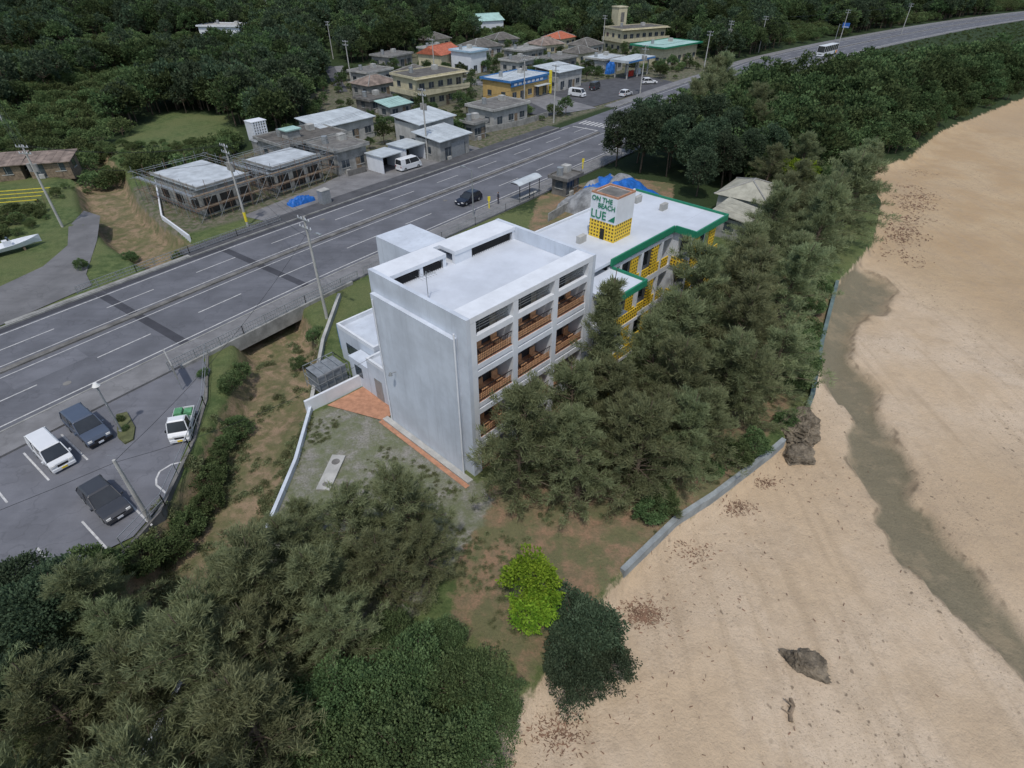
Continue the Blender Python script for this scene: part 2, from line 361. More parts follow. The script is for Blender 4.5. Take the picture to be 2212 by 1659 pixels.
# ------------------------------------------------------------------ road
rb=MB()
def strip(mb,o0,o1,z,mat,s0=0,s1=None,step=3.):
    s1=s1 or RS[-1]; n=max(1,int((s1-s0)/step)); S=np.linspace(s0,s1,n+1); vs=[];fs=[]
    for s in S:
        a=rp(s,o0);b=rp(s,o1); vs+=[(a[0],a[1],z),(b[0],b[1],z)]
    for i in range(n): fs.append((2*i,2*i+1,2*i+3,2*i+2))
    mb.add(vs,fs,mat)
def slab(mb,o0,o1,z0,z1,mat,s0=0,s1=None):
    s1=s1 or RS[-1]; n=max(1,int((s1-s0)/3)); S=np.linspace(s0,s1,n+1); vs=[];fs=[]
    for s in S:
        a=rp(s,o0);b=rp(s,o1); vs+=[(a[0],a[1],z0),(b[0],b[1],z0),(b[0],b[1],z1),(a[0],a[1],z1)]
    for i in range(n):
        k=4*i; fs+=[(k,k+4,k+5,k+1)[::-1],(k+3,k+2,k+6,k+7)[::1],(k+1,k+5,k+6,k+2),(k,k+3,k+7,k+4)]
    fs+=[(0,1,2,3),(4*n+3,4*n+2,4*n+1,4*n)]
    mb.add(vs,fs,mat)
rb.part('carriageway'); strip(rb,-8.3,9.2,.02,ASPH)
sJ1=arc(-38.6,50.8); sJ2=arc(-31,61.2); sX=arc(19.5,126)
rb.part('bridge_joints'); strip(rb,-8.3,9.2,.026,ASPHD,sJ1,sJ1+.9,1); strip(rb,-8.3,9.2,.026,ASPHD,sJ2,sJ2+.9,1)
strip(rb,-8.3,-7.4,.026,ASPHD,0,sJ1-.05); strip(rb,-8.3,-7.4,.026,ASPHD,sJ1+.95,sJ2-.05); strip(rb,-8.3,-7.4,.026,ASPHD,sJ2+.95,sX-6)
rb.part('patches')
for o0,o1,a_,l_ in ((5.2,7.9,sJ1-34,9),(1.5,3.9,sJ1-12,6),(-6.6,-4.4,sJ1-20,7)): strip(rb,o0,o1,.024,ASPHP,a_,a_+l_)
rb.part('lane_markings')
for a,b in ((-7.15,-7.0),(8.35,8.5)):
    strip(rb,a,b,.032,LINE,0,sX-4); strip(rb,a,b,.032,LINE,sX+16)
for a,b in ((-1.0,-.88),(.98,1.1)):
    strip(rb,a,b,.032,LINE,0,sX-3); strip(rb,a,b,.032,LINE,sX+18)
s=3.
while s<RS[-1]-10:
    if not(sX-4<s<sX+18):
        strip(rb,-4.1,-3.97,.032,LINE,s+5,s+10,2.5); strip(rb,4.65,4.79,.032,LINE,s,s+5,2.5)
    s+=10.
for i in range(9):
    o0=-7.4+i*.95; strip(rb,o0,o0+.48,.032,LINE,sX,sX+3.2,1.6)
for i in range(9):
    o0=.6+i*.95; strip(rb,o0,o0+.48,.032,LINE,sX+14,sX+17,1.6)
strip(rb,-7,-.9,.033,LINE,sX-3,sX-2.6,1)
rb.part('manholes')
for s_,o_ in ((sJ1-9,6.6),(sJ2+14,-5.6),(sJ2+30,2.6),(sJ1-26,-2.4)):
    x_,y_=rp(s_,o_); rb.cyl((x_,y_,.02),(x_,y_,.034),.33,.33,CONCD,14)
rb.part('median_kerb'); slab(rb,-.32,.32,0,.16,CONCD,0,sX-4); slab(rb,-.32,.32,0,.16,CONCD,sX+19)
rb.part('kerbs')
slab(rb,9.2,9.38,-.1,.17,CONC); slab(rb,-8.5,-8.32,-.1,.17,CONC,0,sX-6); slab(rb,-8.5,-8.32,-.1,.17,CONC,sX+18)
rb.part('pavements')
slab(rb,9.4,12.35,-.3,.15,PAVE,0,sX+4); slab(rb,9.4,11.0,-.3,.15,PAVE,sX+4)
slab(rb,-11.2,-8.52,-.3,.15,PAVED,arc(-43,66),sX-6); slab(rb,-11.2,-8.52,-.3,.15,PAVE,sX+18)
rb.part('bridge_deck'); slab(rb,12.37,12.8,-1.1,.3,CONC,sJ1-2,sJ2+4); slab(rb,-8.4,12.3,-1.0,-.32,CONCD,sJ1-1,sJ2+3)
rb.part('bridge_parapet'); slab(rb,-9.1,-8.55,-1.1,.2,CONC,sJ1-8,arc(-43,66)-.1)
rb.build('road')
sheet('access_road',[(-47,57.2),(-49.3,60),(-53.6,69.6),(-58,78),(-61.5,80),(-60,74),(-56.4,68),(-55.6,62),(-58,54),(-66,42),(-72,28),(-66,24),(-52.5,46)],.012,asphalt('access_concrete',(.17,.17,.175),.25,.3))
sheet('side_street',[(10,139),(20,146),(12,158),(0,178),(-30,192),(-52,200),(-62,232),(-66,232),(-56,196),(-32,186),(-6,172),(2,158)],.012,PAVE)
sheet('village_forecourt',[(-4,143),(8,138),(20,148),(46,178),(38,190),(20,178),(4,166),(-8,150)],.008,PAVED)
sheet('village_yard_paving',[(-38,78),(-33,75.5),(-27,82),(-20,90),(-12,103),(-6,112),(-14,120),(-24,106),(-31,90)],.01,PAVE)
sheet('hill_lane',[(-46,165),(-43,165),(-60,215),(-66,250),(-69,250),(-63,214)],.02,PAVED)
a1=[rp(s_,12.42) for s_ in np.linspace(arc(-84,-12),arc(-39.5,49.5),14)]
sheet('car_park',a1+[(-27.0,41.2),(-25.4,34.8),(-24.6,30.5),(-23.8,25.7),(-24.3,23),(-27,20.6),(-33,17),(-44,6),(-60,-15)],.03,ASPHP)
pb=MB()
def lseg(mb,a,b,w,z,mat):
    a=np.array(a,float);b=np.array(b,float);d=(b-a)/np.linalg.norm(b-a);n=np.array([-d[1],d[0]])*w/2
    mb.add([(*(a-n),z),(*(b-n),z),(*(b+n),z),(*(a+n),z)],[(0,1,2,3)],mat)
rd=np.array([.60,.80]); rn_=np.array([.80,-.60])
for k in range(-6,2):
    p=np.array([-36.5,30.6])+rd*2.55*k; lseg(pb,p,p+rn_*4.6,.13,.036,LINE)
for k in range(-3,2):
    p=np.array([-28.3,24.2])+rd*2.6*k; lseg(pb,p,p+rn_*4.0,.13,.036,LINE)
arcp=[(-24.1,29.7),(-24.9,29.4),(-25.4,28.7),(-25.3,28.0),(-25.0,27.4),(-24.3,26.9),(-23.9,26.6)]
for a,b in zip(arcp[:-1],arcp[1:]): lseg(pb,a,b,.13,.036,LINE)
pb.build('parking_bay_markings')
ib=MB(); isl=[(-31.9,34.9),(-31.2,35.2),(-29.6,33.4),(-29.0,32.0),(-29.4,31.5),(-30.3,32.2)]
n=len(isl); ib.add([(x,y,.0) for x,y in isl]+[(x,y,.17) for x,y in isl],[tuple(range(n,2*n))]+[(i,(i+1)%n,(i+1)%n+n,i+n) for i in range(n)],MT('island_soil',(.12,.13,.06),.9,.4,2,fine=.4))
ib.build('planting_island')
# ------------------------------------------------------------------ walls & fences
def wall(name,pts,z0,z1,t,mat):
    mb=MB()
    for a,b in zip(pts[:-1],pts[1:]):
        a=np.array(a,float);b=np.array(b,float);d=(b-a)/np.linalg.norm(b-a);n=np.array([-d[1],d[0]])*t/2
        e=d*.01
        q=[a-n,b-n-e,b+n-e,a+n]
        mb.add([(*p,z0) for p in q]+[(*p,z1) for p in q],[(0,3,2,1),(4,5,6,7),(0,1,5,4),(1,2,6,5),(2,3,7,6),(3,0,4,7)],mat)
    return mb.build(name)
def fence(name,pts,z0,h,mat,post=2.,rails=(1.,.55,.1),bars=0,w=.06):
    mb=MB()
    for a,b in zip(pts[:-1],pts[1:]):
        a=np.array(a,float);b=np.array(b,float);l=np.linalg.norm(b-a);n=max(1,int(l/post))
        for i in range(n+1):
            p=a+(b-a)*i/n; mb.bar((*p,z0),(*p,z0+h),w*1.4,mat)
        for r in rails: mb.bar((*a,z0+h*r),(*b,z0+h*r),w,mat)
        if bars:
            k=int(l/bars)
            for i in range(k): 
                p=a+(b-a)*(i+.5)/k; mb.bar((*p,z0+.1),(*p,z0+h),w*.5,mat)
    return mb.build(name)
SW=MT('seawall_concrete',(.29,.32,.33),.85,.3,.8,fine=.3,streak=.35)
wall('sea_wall',SEAW,-2.2,.12,.35,SW); wall('sea_wall',SEAW2,-2.2,.35,.35,MT('seawall_painted',(.12,.17,.17),.7,.3,.8))
wall('retaining_wall',[(-18.6,54.5),(-18,45.6),(-16.4,35.6)],-3,.5,.3,CONCL)
wall('retaining_wall',[(-16.4,35.6),(-15.8,29.6),(-15.8,24.1),(-16.1,19.6),(-16.7,15.2),(-17.2,9)],-3,.45,.24,WHITE)
wall('retaining_wall',[(-28.3,43.6),(-25.6,37),(-24.4,32),(-23.6,25),(-24.4,21)],-2.6,.1,.25,CONCD)
fence('car_park_fence',[(-28.1,43.4),(-25.2,36),(-24.2,31),(-23.4,25.5),(-24.3,22.0)],.1,1.1,STEEL,2.,(1.,.5),0,.05)
fence('bridge_railing',[rp(s_,12.6) for s_ in np.linspace(sJ1-3,sJ2+5,4)],.3,.9,STEEL,2.,(1.,.6,.2),.25,.06)
fence('roadside_railing',[rp(s_,-9.4) for s_ in np.linspace(sJ1-1,sJ2+10,5)],.15,.9,STEEL,2.,(1.,.6,.2),.3,.06)
fence('roadside_fence',[rp(s_,12.5) for s_ in np.linspace(sJ2+6,sX-4,12)],.1,1.1,STEEL,2.4,(1.,.5),.3,.05)
wall('boundary_wall',[(-57,92),(-48.6,76.8),(-41.7,69.9)],-1.5,.55,.2,WHITE2)
wall('block_wall',[(5,76),(10.5,84),(13,88)],-.2,1.1,.15,CONC)
wall('block_wall',[(-9,120),(2,129.5),(8,137)],-.2,1.1,.15,CONC)
wall('block_wall',[(-27,95.5),(-24.5,98)],-.2,.9,.15,CONCD)
# ------------------------------------------------------------------ white hotel
AH=math.atan2(.724,.69); SO=(-2.9,28.0,0)
def w2(s_,d): return (SO[0]+s_*.69-d*.724, SO[1]+s_*.724+d*.69)
h=MB(); h.part('walls')
h.box(0,.33,.9,9.35,-.4,11.35,WHITE)
h.box(.35,.65,0,9.7,-.4,12.9,WHITE)
h.box(12.5,12.8,0,9.7,-.4,12.9,WHITE)
h.box(.65,12.5,9.4,9.69,-.4,12.6,WHITE)
h.box(.66,12.49,1.6,9.39,-.4,11.85,WHITE)
h.box(4.0,7.3,9.71,13.9,-.4,12.88,WHITE)
h.part('piers')
for x in (.66,4.35,8.35,12.02): h.box(x,x+.46,.02,.5,-.4,12.5,WHITE2)
h.part('roof')
h.box(.66,12.49,.01,1.45,12.52,12.9,WHITE2); h.box(.66,12.49,1.45,1.6,11.86,12.75,WHITE2)
h.box(.66,5.6,7.75,9.69,12.6,12.88,WHITE2); h.box(6.25,12.49,7.55,9.69,12.6,12.88,WHITE2)
h.box(5.6,6.25,9.2,9.69,12.6,12.88,WHITE2)
for x0,x1,y in ((.66,.9,7.8),(3.2,3.5,7.8),(5.3,5.59,7.8),(6.26,7.9,7.6),(12.2,12.48,7.6)): h.box(x0,x1,y,y+.3,11.86,12.6,WHITE2)
h.part('roof_deck'); h.box(.67,12.48,1.61,9.38,11.85,11.88,DECK)
h.part('stair_voids'); h.box(.95,5.25,7.95,9.35,11.88,12.3,VOID_SHADE); h.box(7.95,12.1,7.8,9.35,11.88,12.3,VOID_SHADE)  # solid dark boxes standing in for the shaded stair openings
h.part('roof_rails')
for x0,x1,y in ((.95,3.2,7.8),(3.5,5.3,7.8),(7.9,12.2,7.62)):
    h.bar((x0,y,12.45),(x1,y,12.45),.05,BLACK)
    k=int((x1-x0)/.18)
    for i in range(k): h.bar((x0+(i+.5)*.18,y,11.9),(x0+(i+.5)*.18,y,12.45),.025,BLACK)
bays=((1.12,4.35),(4.81,8.35),(8.81,12.02))
for f in range(4):
    z=3.1*f
    h.part('balconies')
    if f: 
        h.box(1.1,12.03,.08,1.6,z-.36,z,WHITE2)
    h.part('balcony_tiles'); h.box(1.13,12.0,.12,1.58,z,z+.03,TERRA)
    for x0,x1 in bays:
        h.part('balcony_beams'); zt=z+(1.75 if f==3 else 2.2)
        h.box(x0,x1,.04,.32,zt,zt+.42,WHITE2)
        h.part('windows'); h.box(x0+.1,x1-.1,1.5,1.585,z+.1,z+2.3,GLASSB)
        xm=(x0+x1)/2
        for xx in (x0+.05,xm-.04,x1-.13): h.box(xx,xx+.08,1.46,1.6,z+.05,z+2.35,STEEL)
        h.box(x0+.05,x1-.05,1.46,1.6,z+2.3,z+2.38,STEEL)
        h.part('curtains'); h.box(x0+.15,x0+.75,1.47,1.495,z+.1,z+2.25,CURT); h.box(x1-.7,x1-.15,1.47,1.495,z+.1,z+2.25,CURT)
        h.part('balcony_railings')
        h.bar((x0,.14,z+1.05),(x1,.14,z+1.05),.06,BLACK); h.bar((x0,.14,z+.12),(x1,.14,z+.12),.04,BLACK)
        k=int((x1-x0)/.16)
        for i in range(k): h.bar((x0+(i+.5)*.16,.14,z+.1),(x0+(i+.5)*.16,.14,z+1.05),.022,BLACK)
        h.part('balcony_partitions'); h.box(x1,x1+.12,.5,1.58,z+.03,z+2.8,WHITE2)
        h.part('deck_chairs')
        for cx in (xm-.8,xm+.6):
            h.box(cx,cx+.55,.55,1.1,z+.38,z+.44,WOOD); h.box(cx,cx+.55,1.08,1.14,z+.44,z+.95,WOOD)
            for a,b in((cx+.03,.58),(cx+.52,.58),(cx+.03,1.08),(cx+.52,1.08)): h.bar((a,b,z+.03),(a,b,z+.4),.05,WOOD)
        h.part('wood_screens')
        for i in range(3): h.box(x0+.02,x1-.02,.2,.24,z+.14+i*.17,z+.24+i*.17,WOOD)
h.part('upper_louvres')
for x0,x1 in bays:
    for i in range(5): h.bar((x0,.5,11.6+i*.19),(x1,.5,11.6+i*.19),.05,STEEL)
h.part('downpipe'); h.cyl((-.07,.7,0),(-.07,.7,11.9),.06,.06,WHITE2); h.cyl((-.07,9.1,0),(-.07,9.1,11.0),.05,.05,WHITE2)
h.part('wall_lamp'); h.bar((0,7.6,5.6),(-.5,7.6,5.7),.05,STEEL); h.cyl((-.5,7.6,5.55),(-.5,7.6,5.8),.16,.08,STEEL,10)
h.part('rear_windows')
for f in range(4):
    for x in (1.2,8.4,10.4): h.box(x,x+1.3,9.69,9.73,3.1*f+1,3.1*f+2.2,GLASSB)
h.part('annex')
h.box(2.2,7.3,13.95,19.5,-.4,3.3,WHITE); h.box(7.35,11,9.75,15,-.4,3.2,WHITE); h.box(.9,3.9,9.8,13.2,-.2,3.4,WHITE)
h.box(.9,2.15,13.25,16,-.3,2.6,WHITE)
h.box(2.2,7.3,13.95,14.15,3.3,3.7,WHITE2); h.box(2.2,7.3,19.3,19.5,3.3,3.7,WHITE2); h.box(2.2,2.4,14.15,19.3,3.3,3.7,WHITE2)
h.box(.9,1.1,9.8,13.2,3.4,3.7,WHITE2);h.box(1.1,3.9,13.0,13.2,3.4,3.7,WHITE2)
h.part('annex_door'); h.box(.86,.9,11.4,12.4,0,2.1,STEEL); h.box(.86,.9,14.2,15.2,1.1,2.1,GLASSB); h.box(2.16,2.2,16.6,18.4,1.1,2.2,GLASSB)
h.part('blue_entrance'); h.box(3,6.5,19.55,21,2.4,2.55,BLUEP); h.box(2.9,3.0,19.55,21,0,2.6,BLUEP); h.box(6.5,6.6,19.55,21,0,2.6,BLUEP)
h.part('plinth'); h.box(-.5,-.02,-.2,9.8,-.3,.12,CONCL)
h.part('antenna'); h.bar((1.6,5,11.88),(1.6,5,13.9),.05,STEEL); h.bar((1.0,5.1,13.6),(2.3,4.9,13.6),.03,STEEL)
for i in range(6): h.bar((1.05+i*.22,4.6,13.6),(1.05+i*.22,5.4,13.6),.02,STEEL)
h.part('roof_vent'); h.box(9.5,9.8,9.1,9.38,11.9,12.3,STEEL); h.cyl((11.2,8.9,11.9),(11.2,8.9,12.3),.15,.15,WHITE2)
h.build('white_hotel',SO,AH)
sheet('terracotta_terrace',[w2(-2.6,14.6),w2(-.5,9.6),w2(.4,9.8),w2(3.9,9.8),w2(3.9,14.5)],.03,TERRA)
sheet('terracotta_path',[w2(-.9,9.8),w2(-.9,-.4),w2(-.52,-.4),w2(-.52,9.8)],.034,TERRA)
wall('terrace_wall',[w2(-4.2,15.0),w2(1.5,14.8)],-2,1.15,.22,WHITE2)
cb=MB(); cb.part('unit')
cb.box(-1.3,1.3,-1.0,1.0,.2,1.9,MT('tank_grey',(.20,.22,.24),.5,.3,2)); cb.part('cage')
for x in np.linspace(-1.45,1.45,5):
    for y in (-1.15,1.15): cb.bar((x,y,0),(x,y,2.1),.07,STEEL)
    cb.bar((x,-1.15,2.1),(x,1.15,2.1),.07,STEEL)
for z in (.5,1.3,2.1):
    for y in (-1.15,1.15): cb.bar((-1.45,y,z),(1.45,y,z),.07,STEEL)
    for x in (-1.45,1.45): cb.bar((x,-1.15,z),(x,1.15,z),.07,STEEL)
p=w2(-.9,16.9); cb.build('water_tank_cage',(p[0],p[1],.05),AH)
mb=MB(); mb.part('slab'); mb.box(-.5,.5,-1.7,1.7,0,.12,CONCL); mb.part('manhole'); mb.cyl((0,1.0,.12),(0,1.0,.14),.3,.3,CONCD,16); mb.cyl((0,-1.2,.12),(0,-1.2,.14),.2,.2,CONCD,16)
mb.build('septic_cover_slab',(-13.0,28.6,0),rad(-5))
# ------------------------------------------------------------------ yellow/green hotel
y=MB(); HY=10.
y.part('walls'); y.box(14.3,32.5,3.0,9.5,-.4,HY-.01,WHITE2); y.box(27.2,32.5,1.2,3.0,-.4,HY-.01,WHITE2); y.box(13.15,17.2,.2,3.0,-.4,9.4,WHITE2)
y.part('roof'); y.box(14.3,32.6,1.7,9.6,HY,HY+.25,DECK); y.box(27.0,32.6,-.4,1.69,HY,HY+.25,DECK)
y.box(13.1,17.3,-1.6,1.68,9.4,9.65,DECK)
y.part('green_fascia')
y.box(17.3,26.85,1.55,1.69,HY-.15,HY+.45,GREEN); y.box(26.86,27.0,-.4,1.54,HY-.15,HY+.45,GREEN); y.box(26.86,32.6,-.56,-.41,HY-.15,HY+.45,GREEN); y.box(32.61,32.75,-.55,9.6,HY-.15,HY+.45,GREEN)
y.box(14.3,32.6,9.61,9.75,HY-.1,HY+.45,WHITE2); y.box(14.16,14.3,1.7,9.6,HY-.1,HY+.45,WHITE2)
y.box(13.1,17.3,-1.75,-1.61,9.3,9.85,GREEN); y.box(17.31,17.45,-1.75,1.5,9.3,9.85,GREEN)
for f in range(3):
    z=3.3*f
    y.part('floor_slabs'); 
    if f: y.box(17.3,27.15,1.7,3.0,z-.25,z+.05,WHITE2); y.box(27.2,32.5,-.3,1.2,z-.25,z+.05,WHITE2); y.box(13.15,17.2,-1.5,.2,z-.25,z+.05,WHITE2)
    y.part('yellow_panels')
    for x in (17.4,20.6,23.8): y.box(x,x+1.0,1.72,1.85,z+.05,z+2.9,PERF); y.box(x+1.1,x+3.0,1.72,1.8,z+.05,z+.95,PERF)
    for x in (27.3,30.2): y.box(x,x+1.0,-.28,-.15,z+.05,z+3.0,PERF); y.box(x+1.02,x+2.2,-.26,-.18,z+.05,z+.95,PERF)
    y.box(13.2,14.2,-1.48,-1.38,z+.05,z+2.7,PERF); y.box(14.22,17.1,-1.46,-1.4,z+.05,z+.95,PERF)
    y.box(32.5,32.6,5,8,z+.3,z+3.0,PERF); y.box(26.95,27.05,-.2,1.5,z+.1,z+.95,PERF)
    y.part('windows')
    for x in (17.8,21,24.2): y.box(x,x+2.6,2.93,2.99,z+.3,z+2.6,GLASSB)
    for x in (27.8,30.4): y.box(x,x+1.8,1.13,1.19,z+.3,z+2.6,GLASSB)
    y.box(13.8,16.6,.13,.19,z+.3,z+2.6,GLASSB)
    y.part('columns')
    for x in (18.85,22.05,25.25): y.box(x,x+.3,1.7,2.98,z+.06,z+3.04,WHITE2)
    y.part('beams'); y.box(17.3,27.0,1.71,1.95,z+2.75,z+3.04,WHITE2)
y.part('rear_windows')
for f in range(3):
    for i in range(6): y.box(15.5+i*2.8,17+i*2.8,9.5,9.54,3.3*f+1,3.3*f+2.3,GLASSB)
y.part('roof_equipment')
for cx,cy in ((18.2,5.5),(29.5,4.5),(29.5,7.4)): y.box(cx,cx+.9,cy,cy+.4,HY+.25,HY+.85,CONCL)
y.bar((24,8.5,HY+.35),(32,8.5,HY+.35),.07,STEEL)
y.part('roof_tower')
y.box(20.3,22.8,3.6,6.2,HY+.26,HY+1.8,PERF); y.box(20.28,22.82,3.58,6.22,HY+1.8,HY+3.95,WHITE2)
y.box(20.24,20.29,4.6,5.0,HY+.3,HY+1.2,VOID_SHADE); y.box(20.5,22.6,3.8,6.0,HY+3.95,HY+3.97,CONCD)
for a in ((20.28,22.82,3.58,3.7),(20.28,22.82,6.1,6.22),(20.28,20.4,3.7,6.1),(22.7,22.82,3.7,6.1)): y.box(*a,HY+3.95,HY+4.1,TERRA)
y.add([(20.25,4.35,HY+2.0),(20.25,3.68,HY+2.0),(20.25,3.68,HY+2.55)],[(0,1,2)],GREEN)
hy=y.build('yellow_trim_hotel',SO,AH)
def text(body,size,mat,parent,M,sx=1,ex=.015):
    cu=bpy.data.curves.new('lettering','FONT'); cu.body=body; cu.size=size; cu.extrude=ex; cu.offset=.008; cu.materials.append(mat)
    o=bpy.data.objects.new('lettering',cu); COL.objects.link(o); o.parent=parent; o.matrix_parent_inverse=Matrix.Identity(4)
    o.matrix_local=M@Matrix.Diagonal((sx,1,1,1)); return o
Rt=Matrix(((0,0,-1),(-1,0,0),(0,1,0))).to_4x4()
for b_,sz,yy,zz,sx in (('ON THE',.56,6.12,HY+3.42,1.),('BEACH',.56,5.45,HY+2.9,.98),('LUE',.98,6.12,HY+1.98,.95)):
    text(b_,sz,GREEN,hy,Matrix.Translation((20.25,yy,zz))@Rt,sx)
# ------------------------------------------------------------------ village houses
HS=[]
def house(name,x,y_,w,d,hh,wall_,roof,kind='flat',ang=52,floors=1,trim=None,over=.5,extra=None,z=0):
    HS.append((x,y_,max(w,d)/2+1.0)); b=MB(); b.part('walls'); b.box(-w/2,w/2,-d/2,d/2,-.5,hh,wall_)
    b.part('roof')
    if kind=='flat':
        b.box(-w/2-over,w/2+over,-d/2-over,d/2+over,hh,hh+.22,roof)
        t=trim or wall_
        for a in ((-w/2-over,w/2+over,-d/2-over-.02,-d/2-over+.15),(-w/2-over,w/2+over,d/2+over-.15,d/2+over+.02),(-w/2-over-.02,-w/2-over+.15,-d/2-over+.15,d/2+over-.15),(w/2+over-.15,w/2+over+.02,-d/2-over+.15,d/2+over-.15)):
            b.box(*a,hh-.05,hh+.42,t)
    elif kind=='mono':
        b.add([(-w/2-over,-d/2-over,hh+.1),(w/2+over,-d/2-over,hh+.1),(w/2+over,d/2+over,hh+.8),(-w/2-over,d/2+over,hh+.8),
               (-w/2-over,-d/2-over,hh+.22),(w/2+over,-d/2-over,hh+.22),(w/2+over,d/2+over,hh+.92),(-w/2-over,d/2+over,hh+.92)],
              [(0,3,2,1),(4,5,6,7),(0,1,5,4),(1,2,6,5),(2,3,7,6),(3,0,4,7)],roof)
        b.box(-w/2+.02,w/2-.02,d/2-.3,d/2-.02,hh,hh+.7,wall_)
        k=int(w/1.2)
        for i in range(1,k): 
            xx=-w/2+w*i/k; b.bar((xx,-d/2-over,hh+.23),(xx,d/2+over,hh+.93),.06,roof)
    else:
        W=w/2+over;D=d/2+over;rh=d*.24; r=W-(D if kind=='hip' else 0)
        b.add([(-W,-D,hh),(W,-D,hh),(W,D,hh),(-W,D,hh),(-r,0,hh+rh),(r,0,hh+rh)],[(0,1,5,4),(2,3,4,5),(1,2,5),(3,0,4),(0,3,2,1)],roof)
        b.cyl((-r,0,hh+rh),(r,0,hh+rh),.16,.16,CONC if kind=='hip' else roof,6)
        if kind=='hip':
            for sx_ in(-1,1):
                for sy in (-1,1): b.cyl((sx_*r,0,hh+rh),(sx_*W,sy*D,hh+.03),.12,.12,CONC,5)
    fh=hh/floors; 
    for f in range(floors):
        zz=f*fh
        b.part('windows'); k=max(2,int(w/2.8))
        for i in range(k):
            cx=-w/2+(i+.5)*w/k; big=random.random()<.4; z0=zz+(.15 if big else .95)
            for sgn in (-1,1):
                yy=sgn*d/2; b.box(cx-.75,cx+.75,min(yy,yy+sgn*.04),max(yy,yy+sgn*.04),z0,zz+2.15,GLASSB)
                b.box(cx-.03,cx+.03,min(yy,yy+sgn*.07),max(yy,yy+sgn*.07),z0,zz+2.15,STEEL)
                b.box(cx-.82,cx+.82,min(yy,yy+sgn*.09),max(yy,yy+sgn*.09),z0-.1,z0,CONCL)
        k=max(1,int(d/3.2))
        for i in range(k):
            cy=-d/2+(i+.5)*d/k
            for sgn in(-1,1):
                xx=sgn*w/2; b.box(min(xx,xx+sgn*.04),max(xx,xx+sgn*.04),cy-.65,cy+.65,zz+1,zz+2.15,GLASSB)
                b.box(min(xx,xx+sgn*.09),max(xx,xx+sgn*.09),cy-.72,cy+.72,zz+.9,zz+1,CONCL)
        if floors>1:
            b.part('balconies'); b.box(-w/2-1.1,w/2+1.1,-d/2-1.3,-d/2-.01,zz+fh-.2 if f==0 else hh-.02,zz+fh if f==0 else hh+.1,trim or wall_)
            if f==0:
                b.box(-w/2-1.1,w/2+1.1,-d/2-1.3,-d/2-1.18,fh,fh+.9,trim or wall_); b.box(-w/2-1.2,-w/2-1.1,-d/2-1.3,d/2,fh-.2,fh+.9,trim or wall_)
                b.box(-w/2-1.1,-w/2-.01,-d/2-.01,d/2,fh-.2,fh,trim or wall_)
    b.part('door'); b.box(w*.1,w*.1+.95,-d/2-.05,-d/2-.02,0,2.05,WOODD)
    b.part('roof_details')
    if kind=='flat':
        b.box(w*.2,w*.2+1.2,d*.1,d*.1+1.2,hh+.22,hh+1.2,CONCL); b.cyl((-w*.25,d*.2,hh+.22),(-w*.25,d*.2,hh+1.4),.5,.5,STEEL,10)
    b.box(-w*.3,-w*.3+.8,-d/2-.45,-d/2-.1,0,.65,CONCL)
    if extra: extra(b,w,d,hh)
    return b.build(name,(x,y_,z),rad(ang))
house('farm_house',-107,250,16,10,4.0,WHITE2,CONCL,ang=-8,z=3)
house('red_roof_house',-22,200,11,8.5,4.6,CREAM,RTILE,'gable',ang=60)
house('blue_trim_house',-13,196,7,8,5.6,WHITE2,TIN,ang=52,trim=MT('pale_blue',(.35,.50,.62),.6))
house('cream_house',-20,152,14,9,6.4,CREAM,DTILE,ang=46,floors=2)
def shop(b,w,d,hh):
    b.part('sign'); b.box(-w/2,w*.45,-d/2-.35,-d/2-.12,hh-1.0,hh-.05,BLUEP)
    for i in range(7): b.box(-w/2+1+i*1.7,-w/2+2.1+i*1.7,-d/2-.37,-d/2-.35,hh-.75,hh-.3,WHITE2)
    b.part('awning'); b.box(w*.1,w*.45,-d/2-1.5,-d/2-.1,2.5,2.58,TIN)
    b.part('vertical_sign'); b.box(w*.47,w*.47+.15,-d/2-1.4,-d/2-.6,.2,5.5,LINEY)
house('roadside_shop',1,160,15,9,4.4,OCHRE,TIN,ang=50,trim=BLUEP,extra=shop)
house('metal_roof_store',12.5,172,10,8,4.2,CONCL,TIN,'mono',ang=48)
house('bungalow',-3,132.5,10.5,7.5,3.5,CONCL,CONCD,ang=48)
def gar(b,w,d,hh):
    b.part('shutters'); b.box(-1,2.4,-d/2-.07,-d/2-.03,0,2.6,STEEL)
house('garage_house',-16.5,115,9,6.5,4.6,CONCL,TIN,'mono',ang=52,extra=gar)
house('garage_house',-12.5,108,7.5,6,3.3,CONC,TIN,'mono',ang=52,extra=gar)
house('shed',-7.4,119.5,3.2,3,3.0,CONC,CONCD,ang=50)
def carport(name,x,y_,ang,w=3.2,d=5,hh=2.6):
    HS.append((x,y_,3)); b=MB(); b.part('roof'); b.box(-w/2-.2,w/2+.2,-d/2-.2,d/2+.2,hh,hh+.15,TIN)
    b.part('walls'); b.box(-w/2,-w/2+.12,-d/2,d/2,0,hh,WHITE2); b.box(w/2-.12,w/2,-d/2,d/2,0,hh,WHITE2); b.box(-w/2+.12,w/2-.12,d/2-.12,d/2,0,hh,CONC)
    b.part('interior'); b.box(-w/2+.13,w/2-.13,d/2-.3,d/2-.13,0,1.8,VOID_SHADE); b.build(name,(x,y_,0),rad(ang))
carport('carport',-21.6,99.5,52,4.2,4); carport('carport',-18.6,105.0,52,4.6,4.5)
house('concrete_house',-37.5,107,12,8.5,3.5,CONC,DTILE,ang=50); house('concrete_house',-29.3,100.5,6,7,3.7,CONC,CONCD,ang=50)
house('pale_roof_house',-34,118.5,12,7,3.5,CONCL,TIN,'mono',ang=50)
b=MB(); b.part('lattice_block'); b.box(-1.2,1.2,-1.0,1.0,0,2.2,CONC); b.part('tank_screen')
